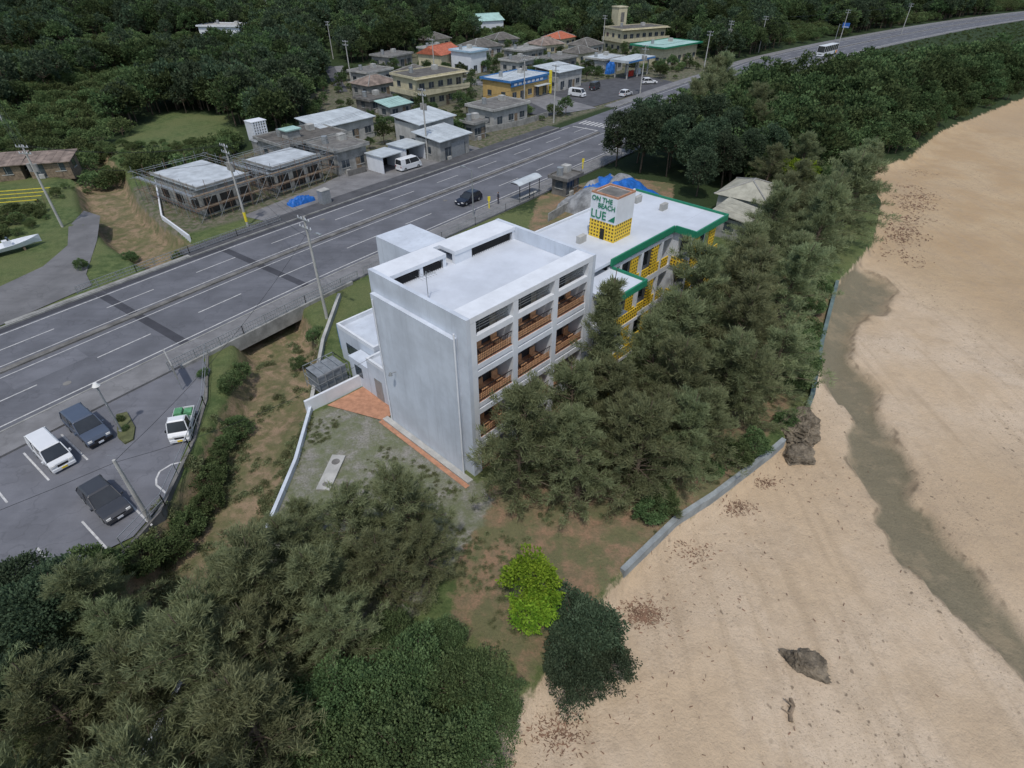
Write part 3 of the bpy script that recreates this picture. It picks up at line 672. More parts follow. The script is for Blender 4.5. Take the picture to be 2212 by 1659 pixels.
for i in range(6): b.box(-1.35+i*.48,-1.35+i*.48+.22,-1.22,-1.1,2.2,5.4,WHITE2); b.box(-1.47,-1.35,-1.2+i*.42,-1.2+i*.42+.2,2.2,5.4,WHITE2)
for i in range(7): b.box(-1.35,1.35,-1.1,-1.04,2.3+i*.45,2.5+i*.45,WHITE2); b.box(-1.33,-1.25,-1.0,1.2,2.3+i*.45,2.5+i*.45,WHITE2)
b.part('tank'); b.cyl((0,0,2.2),(0,0,4.8),.95,.95,STEEL,14); b.part('cap'); b.box(-1.5,1.5,-1.25,1.25,5.4,5.52,WHITE2); b.build('water_tower',(-46,109.5,0),rad(50)); HS.append((-46,109.5,3))
b=MB(); b.box(-1.2,1.2,-1.0,1.0,0,5.0,CONC); b.box(-1.5,1.5,-1.3,1.3,5.0,5.2,TEAL); b.build('roof_stairhead',(-38.5,105,0),rad(50))
def site(name,x,y_,w,d,hh,ang):
    HS.append((x,y_,max(w,d)/2+2)); b=MB(); b.part('walls'); b.box(-w/2,w/2,-d/2,d/2,-.3,hh,CONC)
    b.part('roof'); b.box(-w/2-.3,w/2+.3,-d/2-.3,d/2+.3,hh,hh+.2,MT('fresh_screed',(.45,.49,.52),.8,.25,.5,fine=.1)); 
    for a in ((-w/2-.3,w/2+.3,-d/2-.32,-d/2-.15),(-w/2-.32,-w/2-.15,-d/2-.15,d/2+.3)): b.box(*a,hh+.2,hh+.45,CONC)
    b.part('openings')
    for i in range(3):
        cx=-w/2+(i+.5)*w/3; b.box(cx-1,cx+1,-d/2-.05,-d/2-.01,.2,2.4,VOID_SHADE)
        cy=-d/2+(i+.5)*d/3; b.box(-w/2-.05,-w/2-.01,cy-.9,cy+.9,.8,2.3,VOID_SHADE)
    b.part('scaffolding')
    for off_ in (.9,1.9):
        X0,X1,Y0,Y1=-w/2-off_,w/2+off_,-d/2-off_,d/2+off_
        for z in (1.7,3.4,4.3):
            for pa,pb_ in (((X0-.6,Y0,z),(X1+.6,Y0,z)),((X0-.6,Y1,z),(X1+.6,Y1,z)),((X0,Y0-.6,z),(X0,Y1+.6,z)),((X1,Y0-.6,z),(X1,Y1+.6,z))):
                b.bar(pa,pb_,.07,RUST if z<3 else STEEL)
        k=int((X1-X0)/1.5)
        for i in range(k+1):
            xx=X0+(X1-X0)*i/k
            for yy in (Y0,Y1): b.bar((xx,yy,0),(xx,yy,hh+.5+random.random()*.9),.07,RUST if i%2 else STEEL)
        k=int((Y1-Y0)/1.5)
        for i in range(k+1):
            yy=Y0+(Y1-Y0)*i/k
            for xx in (X0,X1): b.bar((xx,yy,0),(xx,yy,hh+.5+random.random()*.9),.07,RUST if i%2 else STEEL)
    for i in range(4):
        xx=-w/2-1.9+(w+3.8)*i/4; b.bar((xx,-d/2-1.92,0),(xx+(w+3.8)/4,-d/2-1.92,3.4),.06,STEEL)
    b.part('planks'); X0,X1,Y0,Y1=-w/2-1.8,w/2+1.8,-d/2-1.8,d/2+1.8
    b.box(X0,X1,Y0,Y0+.5,3.45,3.5,WOODD); b.box(X0,X0+.5,Y0+.5,Y1,3.45,3.5,STEEL); b.box(X0,X1,Y0,Y0+.5,1.75,1.8,WOODD)
    b.build(name,(x,y_,0),rad(ang))
site('construction_building',-45.5,84.3,7.6,11.5,3.7,55); site('construction_building',-36.4,93,8.5,7,3.5,55)
house('green_trim_building',51,217,20,11,4.8,CREAM,TEAL,ang=44,trim=GREEN,over=1.2)
house('cream_building',45,243,20,10,7.0,CREAM,DTILE,ang=30,floors=2)
b=MB(); b.box(-2,2,-2,2,0,12.5,CREAM); b.box(-2.2,2.2,-2.2,2.2,12.5,12.8,CREAM); b.box(-.8,.8,-2.05,-2.01,8,11,CONCD); b.build('stair_tower',(40,252,0),rad(30)); HS.append((40,252,4))
b=MB(); b.part('canopy'); b.box(-7,7,-3.2,3.2,4.2,4.8,TIN); b.box(-7.05,7.05,-3.25,-3.21,4.3,4.7,BLUEP); b.part('columns')
for xx in (-5.5,0,5.5):
    for yy in (-2,2): b.box(xx-.15,xx+.15,yy-.15,yy+.15,0,4.2,CONCL)
b.part('pumps'); b.box(-1,.8,-.3,.3,0,1.5,REDP); b.box(3,4.8,-.3,.3,0,1.5,WHITE2); b.build('forecourt_canopy',(35,188,0),rad(48)); HS.append((35,188,7))
house('workshop',28,197,10,7,3.6,CONCL,TIN,ang=48)
tiles=[(-11,228,12,9,40),(4,218,11,8,50),(12,234,10,8,35),(26,232,10,8,50),(-38,206,10,8,60),(-30,248,11,8,45),(-39,177,9,7,55),(-35,161,9,7,50),(-27,176,8,7,48),(-13,214,9,7,50),(14,200,10,7,48),(22,214,9,7,48),(2,196,9,7,52),(-4,248,10,8,30),(18,252,10,8,50),(-26,222,9,7,52)]
for i,(x,y_,w,d,a) in enumerate(tiles):
    fl=i in (1,4,6,9,10,12,15)
    house('concrete_bungalow' if fl else 'tile_roof_house',x,y_,w,d,3.2 if fl else 3.0,(CONCL,CONC,CREAM)[i%3],(CONCD,CONC)[i%2] if fl else (DTILE,DTILE,TINR,DTILE,RTILE if i==14 else DTILE)[i%5],'flat' if fl else 'hip',ang=a)
house('white_gable_house',-11,276,12,9,4.5,WHITE2,TEAL,'gable',ang=30,z=2)
house('pale_tile_house',33.5,79.5,7.5,6.5,3.0,CONCL,PTILE,'hip',ang=52)
house('lean_to',29.3,72,5,4,2.5,CONC,PTILE,'mono',ang=52)
house('shed',8.2,88,3.5,2.6,2.4,CONCD,CONCD,ang=52)
for x,y_,w,d,a in ((-84,95,8,5,20),(-76,97,6,4,15)):
    house('tin_shed',x,y_,w,d,2.2,WOODD,TINR,'mono',ang=a)
house('low_outhouse',-32,144,6,5,2.6,CONCD,DTILE,ang=50); house('low_outhouse',-26,137,6,4,2.6,CONC,TEAL,'mono',ang=50)
def tarp(name,x,y_,w,d,hh,mats,seed,th=.48):
    r=np.random.default_rng(seed); n=34; u=np.linspace(-1,1,n); U,V_=np.meshgrid(u,u); Q=np.stack([U.ravel(),V_.ravel()],1)
    z=hh*(1-np.maximum(abs(Q[:,0]),abs(Q[:,1]))**3)*(.45+.75*vnoise(Q,2.6,seed))+ .5*vnoise(Q,7,seed+1)
    z[(np.abs(Q)>.99).any(1)]=-.1
    V=np.column_stack([Q[:,0]*w/2,Q[:,1]*d/2,z]); ii=np.arange(n*n).reshape(n,n); F_=np.stack([ii[:-1,:-1],ii[:-1,1:],ii[1:,1:],ii[1:,:-1]],-1).reshape(-1,4)
    cc=V[F_].mean(1); mi=((vnoise(cc[:,:2],.5,seed+2)>th).astype(int))
    me=fast_mesh(name,V,F_,mats,mi); o=bpy.data.objects.new(name,me); COL.objects.link(o); o.location=(x,y_,0); o.rotation_euler[2]=rad(50)
tarp('tarp_covered_ruin',14.5,83.0,14,10,3.4,[BLUE,MT('grey_sheet',(.25,.26,.27),.8,.5,1,fine=.4)],5,.40); HS.append((15.5,83.5,8))
tarp('blue_tarp_pile',-31.2,83.2,4,1.6,.7,[BLUE,BLUE],9); tarp('blue_tarp_pile',29,193,4,3,3.6,[BLUE,BLUE],11)
b=MB(); b.box(-.7,.7,-.6,.6,0,1.9,STEEL); b.box(-.75,.75,-.65,.65,1.9,2.0,CONCL); b.build('utility_cabinet',(-27.5,82.8,.1),rad(52))
b=MB(); b.part('roof'); 
for i in range(6):
    a0=-1+i/3;a1_=-1+(i+1)/3; f=lambda a:(a*1.0,2.85-.35*a*a)
    (y0,z0),(y1,z1)=f(a0),f(a1_); b.add([(-2.8,y0,z0),(2.8,y0,z0),(2.8,y1,z1),(-2.8,y1,z1),(-2.8,y0,z0+.05),(2.8,y0,z0+.05),(2.8,y1,z1+.05),(-2.8,y1,z1+.05)],[(0,3,2,1),(4,5,6,7),(0,1,5,4),(1,2,6,5),(2,3,7,6),(3,0,4,7)],TIN)
b.part('posts')
for xx in (-2.4,0,2.4): b.bar((xx,-.8,0),(xx,-.8,2.6),.12,BLACK); b.bar((xx,-.8,2.5),(xx,.8,2.5),.1,BLACK)
b.part('bench'); b.box(-2,2,-.7,-.3,.42,.48,CONCL)
for xx in (-1.7,1.7): b.box(xx-.05,xx+.05,-.65,-.35,0,.42,CONCL)
b.build('bus_shelter',(2.0,85.2,.15),rang(arc(-5.5,93.5)))
# ------------------------------------------------------------------ vehicles
def vehicle(name,x,y_,ang,Lc,W,Hh,kind,paint,plate=WHITE2,z=.03):
    b=MB(); h2=Lc/2; w=W/2; zb=.22
    belt=Hh*.54 if kind!='bus' else 1.35
    if kind=='van':
        b.part('body'); b.prism([(-h2,zb),(-h2,belt),(h2-.25,belt),(h2-.02,belt*.8),(h2,zb)],-w,w,paint)
        g=(-h2+.03,h2-.30,-h2+.12,h2-.85)
    elif kind=='hatch':
        b.part('body'); b.prism([(-h2,zb+.05),(-h2,belt),(h2*.35,belt+.02),(h2-.25,belt*.86),(h2,belt*.6),(h2,zb)],-w,w,paint)
        g=(-h2+.08,h2*.42,-h2+.55,h2*.02)
    elif kind=='sedan':
        b.part('body'); b.prism([(-h2,zb+.05),(-h2,belt-.02),(-h2*.5,belt),(h2*.35,belt+.02),(h2-.25,belt*.86),(h2,belt*.6),(h2,zb)],-w,w,paint)
        g=(-h2*.72,h2*.42,-h2*.38,h2*.02)
    elif kind=='suv':
        b.part('body'); b.prism([(-h2,zb+.05),(-h2,belt),(h2*.45,belt+.02),(h2-.2,belt*.9),(h2,belt*.6),(h2,zb)],-w,w,paint)
        g=(-h2+.05,h2*.5,-h2+.25,h2*.2)
    elif kind=='truck':
        b.part('body'); b.prism([(h2-1.35,zb),(h2-1.35,belt),(h2-.2,belt),(h2-.02,belt*.8),(h2,zb)],-w,w,paint)
        g=(h2-1.34,h2-.25,h2-1.3,h2-.6)
        b.part('cargo_bed'); b.box(-h2,h2-1.4,-w,w,.55,.68,paint); b.box(-h2,h2-1.4,-w,-w+.05,.68,1.0,paint); b.box(-h2,h2-1.4,w-.05,w,.68,1.0,paint); b.box(-h2,-h2+.05,-w+.05,w-.05,.68,1.0,paint); b.box(h2-1.45,h2-1.4,-w+.05,w-.05,.68,1.5,paint)
        b.part('cargo'); b.box(-h2+.2,-h2+.95,-w+.1,-.05,.68,1.15,GRNSTUFF); b.box(-h2+.25,-h2+.9,.05,w-.1,.68,1.05,GRNSTUFF); b.box(-h2+1.1,h2-1.6,-.5,.45,.68,1.1,GRNSTUFF)
    elif kind=='bus':
        b.part('body'); b.box(-h2,h2,-w,w,.35,1.35,paint); g=(-h2,h2,-h2+.05,h2-.15)
        b.part('livery_stripes')
        for i,(m_) in enumerate((REDP,YEL,BLUEP)): 
            for sg in (-1,1): b.box(-h2+.3+i*.9,-h2+1.0+i*.9,sg*w-.01 if sg>0 else sg*w-.015,sg*w+.015 if sg>0 else sg*w+.01,.5,1.3,m_)
    wt=w*.84 if kind!='bus' else w*.97
    b.part('glass'); b.frus(g[0],g[1],-w*.97,w*.97,belt,g[2],g[3],-wt,wt,Hh-.09,GLASS)
    b.part('roof'); b.frus(g[2]-.03,g[3]+.03,-wt-.02,wt+.02,Hh-.09,g[2]+.1,g[3]-.1,-wt+.1,wt-.1,Hh,paint)
    b.part('pillars')
    npil=2 if kind in('truck',) else (3 if kind!='bus' else 8)
    for sg in (-1,1):
        for i in range(npil):
            t=i/(npil-1); b.bar((g[0]+(g[1]-g[0])*t,sg*w*.975,belt),(g[2]+(g[3]-g[2])*t,sg*(wt+.005),Hh-.08),.11 if i in(0,npil-1) else .09,paint)
    if kind=='van':
        for sg in(-1,1):
            b.add([(g[0]+.0,sg*w*.985,belt),(g[0]+1.0,sg*w*.985,belt),(g[0]+1.0,sg*(wt+.02),Hh-.1),(g[2],sg*(wt+.02),Hh-.1)],[(0,1,2,3)],paint)
    b.part('wheels'); r=.29 if kind in('van','truck') else .32
    if kind=='bus': r=.48
    for xx in (-h2*.62,h2*.66):
        for sg in (-1,1):
            b.cyl((xx,sg*(w-.2),r),(xx,sg*(w+.015),r),r,r,TYRE,14); b.cyl((xx,sg*(w+.015),r),(xx,sg*(w+.03),r),r*.55,r*.5,STEEL,10)
    b.part('trim')
    b.box(h2-.04,h2+.05,-w*.95,w*.95,zb,zb+.22,BLACK if kind in('suv',) else paint); b.box(-h2-.05,-h2+.04,-w*.95,w*.95,zb,zb+.22,BLACK if kind=='suv' else paint)
    b.box(h2+.05,h2+.07,-.18,.18,zb+.05,zb+.2,plate); b.box(-h2-.07,-h2-.05,-.18,.18,zb+.05,zb+.2,plate)
    for sg in (-1,1):
        b.box(h2-.05,h2+.02,sg*w*.72-.14,sg*w*.72+.14,belt*.62,belt*.62+.16,LAMPW); b.box(-h2-.02,-h2+.05,sg*w*.82-.09,sg*w*.82+.09,belt*.65,belt*.65+.25,LAMPR)
        b.box(g[1]-.28,g[1]-.12,sg*(w+.1)-.06,sg*(w+.1)+.06,belt,belt+.16,paint if kind!='truck' else BLACK)
    b.box(h2-.0,h2+.012,-w*.45,w*.45,belt*.5,belt*.68,BLACK)
    return b.build(name,(x,y_,z),ang,bevel=.045)
PW=MT('car_paint_white',(.66,.68,.70),.3,.04,1,spec=.5); PG=MT('car_paint_greyblue',(.07,.09,.13),.3,.06,1,spec=.6); PD=MT('car_paint_dark',(.045,.048,.055),.3,.06,1,spec=.6); PB=MT('car_paint_navy',(.012,.014,.025),.25,.06,1,spec=.6)
aP=math.atan2(-.60,.80)
vehicle('parked_van',-33.7,30.0,aP,3.7,1.55,1.85,'van',PW,PLATEY)
vehicle('parked_suv',-32.8,32.8,aP,4.3,1.75,1.75,'suv',PG)
vehicle('parked_car',-27.4,25.6,aP,4.2,1.7,1.45,'hatch',PD)
vehicle('pickup_truck',-25.6,33.2,rad(-74),3.35,1.48,1.78,'truck',PW,PLATEY)
vehicle('car',-6.4,83.4,rang(arc(-10.5,87.6))+math.pi,4.3,1.72,1.5,'hatch',PB)
vehicle('minivan',-17.6,99.6,rad(48),4.4,1.7,1.95,'van',PW)
vehicle('minivan',16.5,159,rad(-35),4.3,1.7,1.9,'van',PW,z=.03)
vehicle('car',29,160,rad(52),4.2,1.7,1.5,'hatch',PW); s_=arc(57,173); p=rp(s_,2.9); vehicle('car',p[0],p[1],rang(s_)+math.pi,4.3,1.7,1.5,'sedan',PW)
s_=arc(107,231); p=rp(s_,4.6); vehicle('bus',p[0],p[1],rang(s_)+math.pi,11.6,2.5,3.3,'bus',PW)
vehicle('car',38,176,rad(10),4.2,1.7,1.5,'hatch',PW); vehicle('minivan',22,168,rad(60),4,1.6,1.9,'van',PD)
b=MB(); n=9; sec=[]
for i in range(n):
    t=i/(n-1); x=-3.2+6.4*t; wd=1.0*(1-max(0,(t-.45)/.55)**2.2)+.02; ztop=.95+.35*t*t; zk=.25+.45*max(0,t-.6)**1.5
    sec.append([(x,-wd,ztop),(x,-wd*.75,zk+.25),(x,0,zk),(x,wd*.75,zk+.25),(x,wd,ztop),(x,wd*.8,ztop-.02),(x,wd*.5,zk+.35),(x,-wd*.5,zk+.35),(x,-wd*.8,ztop-.02)])
vs=[v for s_ in sec for v in s_]; k=9
b.part('hull'); b.add(vs,[(i*k+j,i*k+(j+1)%k,(i+1)*k+(j+1)%k,(i+1)*k+j) for i in range(n-1) for j in range(k)]+[tuple(range(k))],WHITE2)
b.part('console'); b.box(-.6,.2,-.35,.35,.5,1.5,WHITE2); b.box(-.1,0.1,-.35,.35,1.5,1.8,GLASS); b.part('cradle'); b.box(-2,-1.8,-.9,.9,0,.4,WOODD); b.box(1,1.2,-.7,.7,0,.4,WOODD)
b.part('outboard'); b.box(-3.5,-3.2,-.2,.2,.5,1.4,BLACK); b.build('motor_boat',(-62.0,66.2,0),rad(48))
b=MB(); b.part('posts')
for r_ in range(4):
    for i in range(6): b.bar((i*2.4,r_*1.8,0),(i*2.4,r_*1.8,1.2),.06,RUST)
    b.bar((0,r_*1.8,1.2),(12,r_*1.8,1.2),.12,LINEY)
b.build('crop_trellis',(-80,78,0),rad(15))
# ------------------------------------------------------------------ poles
def pole(name,x,y_,hh,ang,arms=2,trans=False,band=False,lamp=False):
    b=MB(); b.cyl((0,0,-.5),(0,0,hh),.17,.10,CONCL,10)
    for i in range(arms):
        z=hh-.3-i*.8; b.box(-.9,.9,-.13,-.05,z,z+.1,STEEL)
        for xx in (-.8,-.3,.3,.8): b.cyl((xx,-.09,z+.1),(xx,-.09,z+.3),.05,.04,WHITE2,6)
    if trans:
        for sg in (-1,1): b.cyl((sg*.45,0,hh-3.2),(sg*.45,0,hh-2.3),.25,.25,CONC,10)
        b.box(-.7,.7,-.1,.1,hh-3.3,hh-3.2,STEEL)
    if band: b.cyl((0,0,.6),(0,0,1.9),.19,.19,LINEY,10)
    if lamp:
        b.bar((0,0,hh-1.6),(1.6,0,hh-1.2),.06,STEEL); b.box(1.4,2.1,-.12,.12,hh-1.25,hh-1.13,STEEL)
    for i in range(6): b.bar((-.25,0,2.5+i*.7),(.25,0,2.5+i*.7),.025,STEEL)
    return b.build(name,(x,y_,0),rad(ang))
POL=[(-18.9,50.2,10.6,-38,0,1),(-35.9,74.4,10.6,-38,1,1),(-60.8,74,10.6,-10,1,0),(-15,105,11.4,-38,1,0),(-23.9,24.3,5.6,0,0,0),(9,132,11,-38,1,0),(33,162,11,-40,1,0),(57,191,11,-40,0,0),(89,236,11,-42,0,0),(72,220,11,-42,1,0),(-43,170,11,-30,0,0),(-60,218,11,-30,0,0),(3,153,10,-38,1,0),(-95,262,14,0,0,0),(171,292,11,-45,0,0),(130,262,11,-45,0,0),(-100,120,10,20,1,0),(33,239,11,-38,0,0),(-22,182,10,-38,0,0)]
for i,(x,y_,hh,a,t,bd) in enumerate(POL):
    pole('utility_pole',x,y_,hh,a,0 if hh<6 else 2,bool(t),bool(bd) and i==1,i in(0,))
wb=MB()
def wire(p,q,sag=.9,r=.014):
    p=np.array(p,float);q=np.array(q,float); pts=[p+(q-p)*t-np.array([0,0,sag*4*t*(1-t)]) for t in np.linspace(0,1,9)]
    for a,b_ in zip(pts[:-1],pts[1:]): wb.cyl(a,b_,r,r,BLACK,3)
def link(i,j):
    a=POL[i];c=POL[j]
    for dx in (-.7,0,.7):
        wire((a[0]+dx,a[1],a[2]-.1),(c[0]+dx,c[1],c[2]-.1))
    wire((a[0],a[1],a[2]-2),(c[0],c[1],c[2]-2),1.2,.02)
for i,j in ((1,3),(3,5),(5,6),(6,7),(7,9),(9,8),(8,15),(15,14),(0,1),(2,1),(3,12),(10,11),(2,16)): link(i,j)
wire((-23.9,24.3,5.5),(-19,50,9),1); wire((-23.9,24.3,5.4),(-10,34,6.5),.8); wire((-23.9,24.3,5.4),(-45,8,7),.8)
wb.build('power_lines')
def lamp(x,y_,hh,ang,arm=0):
    b=MB(); b.cyl((0,0,0),(0,0,hh),.09,.06,STEEL,8); b.cyl((0,0,0),(0,0,.25),.16,.16,STEEL,8)
    if arm: b.bar((0,0,hh),(arm,0,hh+.2),.07,STEEL); b.box(arm-.1,arm+.6,-.14,.14,hh+.12,hh+.26,STEEL)
    else: b.cyl((0,0,hh),(0,0,hh+.15),.1,.28,STEEL,12); b.cyl((0,0,hh+.15),(0,0,hh+.4),.28,.12,LAMPW,12)
    b.build('street_lamp',(x,y_,.03),rad(ang))
lamp(-30.4,32.9,4.4,0); lamp(-5.4,77.6,6.4,140,1.3)
b=MB(); b.part('posts'); b.bar((-1.2,0,0),(-1.2,0,2.6),.1,STEEL); b.bar((1.2,0,0),(1.2,0,2.6),.1,STEEL); b.part('panel'); b.box(-1.5,1.5,-.05,.05,1.3,2.7,CONC); b.box(-1.45,1.45,.051,.06,1.35,2.65,WHITE2)
b.build('sign_board',(-28.9,39.2,.03),rad(-52))
for x,y_ in ((-3.3,80.6),(12.0,99)):
    b=MB(); b.cyl((0,0,0),(0,0,1.1),.10,.10,LINEY,8); b.box(-.2,.2,-.03,.03,1.1,1.7,LINEY); b.build('bus_stop_sign' if x<0 else 'marker_post',(x,y_,.15),rad(20))
b=MB(); b.part('post'); b.cyl((0,0,0),(0,0,5.5),.12,.1,STEEL,8); b.bar((0,0,5.2),(3.4,0,5.2),.12,STEEL); b.part('panel'); b.box(1.2,3.8,-.06,-.01,4.3,6.0,MT('sign_blue',(.03,.12,.42),.5)); b.box(1.4,3.6,-.07,-.061,4.5,4.7,WHITE2); b.build('direction_sign',(132,270,.1),rad(-40))
def person(x,y_,rz):
    J={'pel':(0,0,.93),'sp':(0,.01,1.15),'ch':(0,0,1.36),'nk':(0,0,1.48),'hl':(.1,0,.9),'kl':(.11,.04,.5),'al':(.11,-.01,.08),'fl':(.11,.16,.04),'hr':(-.1,0,.9),'kr':(-.12,.02,.5),'ar':(-.13,-.03,.08),'fr':(-.13,.14,.04),'sl':(.19,0,1.4),'el':(.25,-.02,1.12),'wl':(.25,.08,.88),'sr':(-.19,0,1.4),'er':(-.25,-.03,1.12),'wr':(-.23,.07,.88)}
    E=[('pel','sp'),('sp','ch'),('ch','nk'),('pel','hl'),('hl','kl'),('kl','al'),('al','fl'),('pel','hr'),('hr','kr'),('kr','ar'),('ar','fr'),('ch','sl'),('sl','el'),('el','wl'),('ch','sr'),('sr','er'),('er','wr')]
    R={'pel':.15,'sp':.13,'ch':.15,'nk':.06,'hl':.09,'kl':.06,'al':.04,'fl':.04,'hr':.09,'kr':.06,'ar':.04,'fr':.04,'sl':.06,'el':.045,'wl':.03,'sr':.06,'er':.045,'wr':.03}
    ks=list(J); me=bpy.data.meshes.new('person_body'); me.from_pydata([J[k] for k in ks],[(ks.index(a),ks.index(c)) for a,c in E],[])
    par=bpy.data.objects.new('person',None); COL.objects.link(par); par.location=(x,y_,.15); par.rotation_euler[2]=rz
    o=bpy.data.objects.new('clothed_body',me); COL.objects.link(o); o.parent=par; me.materials.append(CLOTH)
    m=o.modifiers.new('s','SKIN')
    for i,k in enumerate(ks): me.skin_vertices[0].data[i].radius=(R[k],R[k]*.8); me.skin_vertices[0].data[i].use_root=(k=='pel')
    o.modifiers.new('u','SUBSURF').levels=1
    for nm,r,c,m_ in (('head',(.078,.095,.115),(0,.015,1.62),SKIN),('hair',(.086,.1,.10),(0,-.012,1.655),HAIR),('nose',(.014,.02,.02),(0,.115,1.61),SKIN),('hand_l',(.03,.04,.07),(.25,.1,.80),SKIN),('hand_r',(.03,.04,.07),(-.23,.09,.80),SKIN)):
        bm=bmesh.new(); bmesh.ops.create_uvsphere(bm,u_segments=14,v_segments=10,radius=1); bmesh.ops.scale(bm,vec=r,verts=bm.verts)
        mm=bpy.data.meshes.new(nm); bm.to_mesh(mm); bm.free(); mm.materials.append(m_); q=bpy.data.objects.new(nm,mm); q.location=c; COL.objects.link(q); q.parent=par
person(-2.0,82.4,rad(120))
# ------------------------------------------------------------------ rocks
def rock(name,x,y_,z,sx,sy,sz,seed,rz=0):
    bm=bmesh.new(); bmesh.ops.create_icosphere(bm,subdivisions=6,radius=1)
    r=np.random.default_rng(seed)
    dirs=r.normal(size=(18,3)); dirs/=np.linalg.norm(dirs,axis=1)[:,None]; hgt=r.uniform(.62,.95,18)
    for v in bm.verts:
        d=np.array(v.co); s_=1.0
        for k in range(18):
            c=float(d@dirs[k]); 
            if c>0: s_=min(s_,hgt[k]/c)
        p=v.co*s_; nz=mn.fractal(Vector(p)*1.4+Vector((seed,0,0)),.7,2.1,7); nz2=abs(mn.noise(Vector(p)*5+Vector((0,seed,0)))); nz3=mn.noise(Vector(p)*13)
        v.co=p*(1+.22*nz-.16*nz2+.04*nz3)
    bmesh.ops.scale(bm,vec=(sx,sy,sz),verts=bm.verts)
    me=bpy.data.meshes.new(name); bm.to_mesh(me); bm.free(); me.materials.append(ROCK)
    o=bpy.data.objects.new(name,me); COL.objects.link(o); o.location=(x,y_,z); o.rotation_euler[2]=rz
rock('beach_rock',22.5,33.6,-.2,1.9,1.8,1.8,3); rock('beach_rock',21.9,31.4,-1.0,1.5,1.1,.8,5,.4)
rock('beach_rock',16.0,15.4,-1.1,1.35,.8,.95,8,rad(-28)); rock('beach_rock',38.5,60.5,-1.4,.9,.7,.6,12)
b=MB(); pts=[(0,0,.1),(.1,.4,.15),(.35,.7,.2),(.4,1.1,.12)]
for a,c in zip(pts[:-1],pts[1:]): b.cyl(a,c,.12,.09,WOODD,7)
b.cyl(pts[2],(.0,1.0,.35),.07,.03,WOODD,6); b.cyl((.1,.3,.15),(-.3,.6,.2),.05,.02,WOODD,6); b.build('driftwood',(14.2,12.5,gz(14.2,12.8)-.03))
def debris():
    V=[];cnt=0
    cl=[((7.8,18.4),.55,520),((15.8,26.4),.5,220),((18.6,28.8),.45,140),((2.3,12.0),.6,320),((3.2,14.6),.5,220),((11.6,22.8),.7,130),((1.5,9.2),.9,160),((13,20),4,130),((6,12),3.5,110),((22,29),2.5,80)]
    for k in range(24):
        t=rng.random(); cl.append(((47.5+t*24+rng.random()*3,68+t*37-rng.random()*2),1.2,40))
    for c,sd,n in cl:
        for _ in range(n):
            p=np.array(c)+rng.normal(size=2)*sd*np.array([1.2,.8]); a=rng.random()*6.28; l=rng.uniform(.02,.11)*(2 if c[1]>60 else 1); w=rng.uniform(.008,.03)*(2.5 if c[1]>60 else 1)
            d=np.array([math.cos(a),math.sin(a)])*l; nn=np.array([-d[1],d[0]])/l*w; V+=[p-d-nn,p+d-nn,p+d+nn,p-d+nn]; cnt+=1
    V=np.array(V); z=ground_z(V)+.025+rng.random(len(V))*.05
    me=fast_mesh('beach_debris',np.column_stack([V,z]),np.arange(cnt*4).reshape(-1,4),[MT('dry_twigs',(.20,.12,.08),.95,.4,2)])
    COL.objects.link(bpy.data.objects.new('beach_debris',me))
debris()
# ------------------------------------------------------------------ foliage meshes
def unit(v): return v/np.maximum(1e-9,np.linalg.norm(v,axis=1))[:,None]
def diamonds(P,ax,side,Ln,Wd):
    Ln=Ln[:,None];Wd=Wd[:,None]
    V=np.stack([P,P+ax*Ln*.45+side*Wd*.5,P+ax*Ln,P+ax*Ln*.45-side*Wd*.5],1).reshape(-1,3)
    return V,np.arange(len(V)).reshape(-1,4)
def tubes(segs,n=6):
    V=[];F_=[]
    for p0,p1,r0,r1 in segs:
        p0=np.array(p0,float);p1=np.array(p1,float);d=p1-p0;d/=np.linalg.norm(d)+1e-9
        a=np.cross(d,[0.3,.9,.1]);a/=np.linalg.norm(a);b_=np.cross(d,a);o=len(V)
        for p,r in((p0,r0),(p1,r1)):
            for i in range(n):
                t=2*math.pi*i/n; V.append(p+a*r*math.cos(t)+b_*r*math.sin(t))
        F_+=[(o+i,o+(i+1)%n,o+n+(i+1)%n,o+n+i) for i in range(n)]
    return np.array(V),np.array(F_)
def combine(name,leafV,leafF,v,segs,leafm):
    tV,tF=tubes(segs); V=np.vstack([leafV,tV]); F_=np.vstack([leafF,tF+len(leafV)])
    mi=np.r_[np.zeros(len(leafF)),np.ones(len(tF))]
    return fast_mesh(name,V,F_,[leafm,BARK],mi,{'v':np.r_[v,np.zeros(len(tV))]})
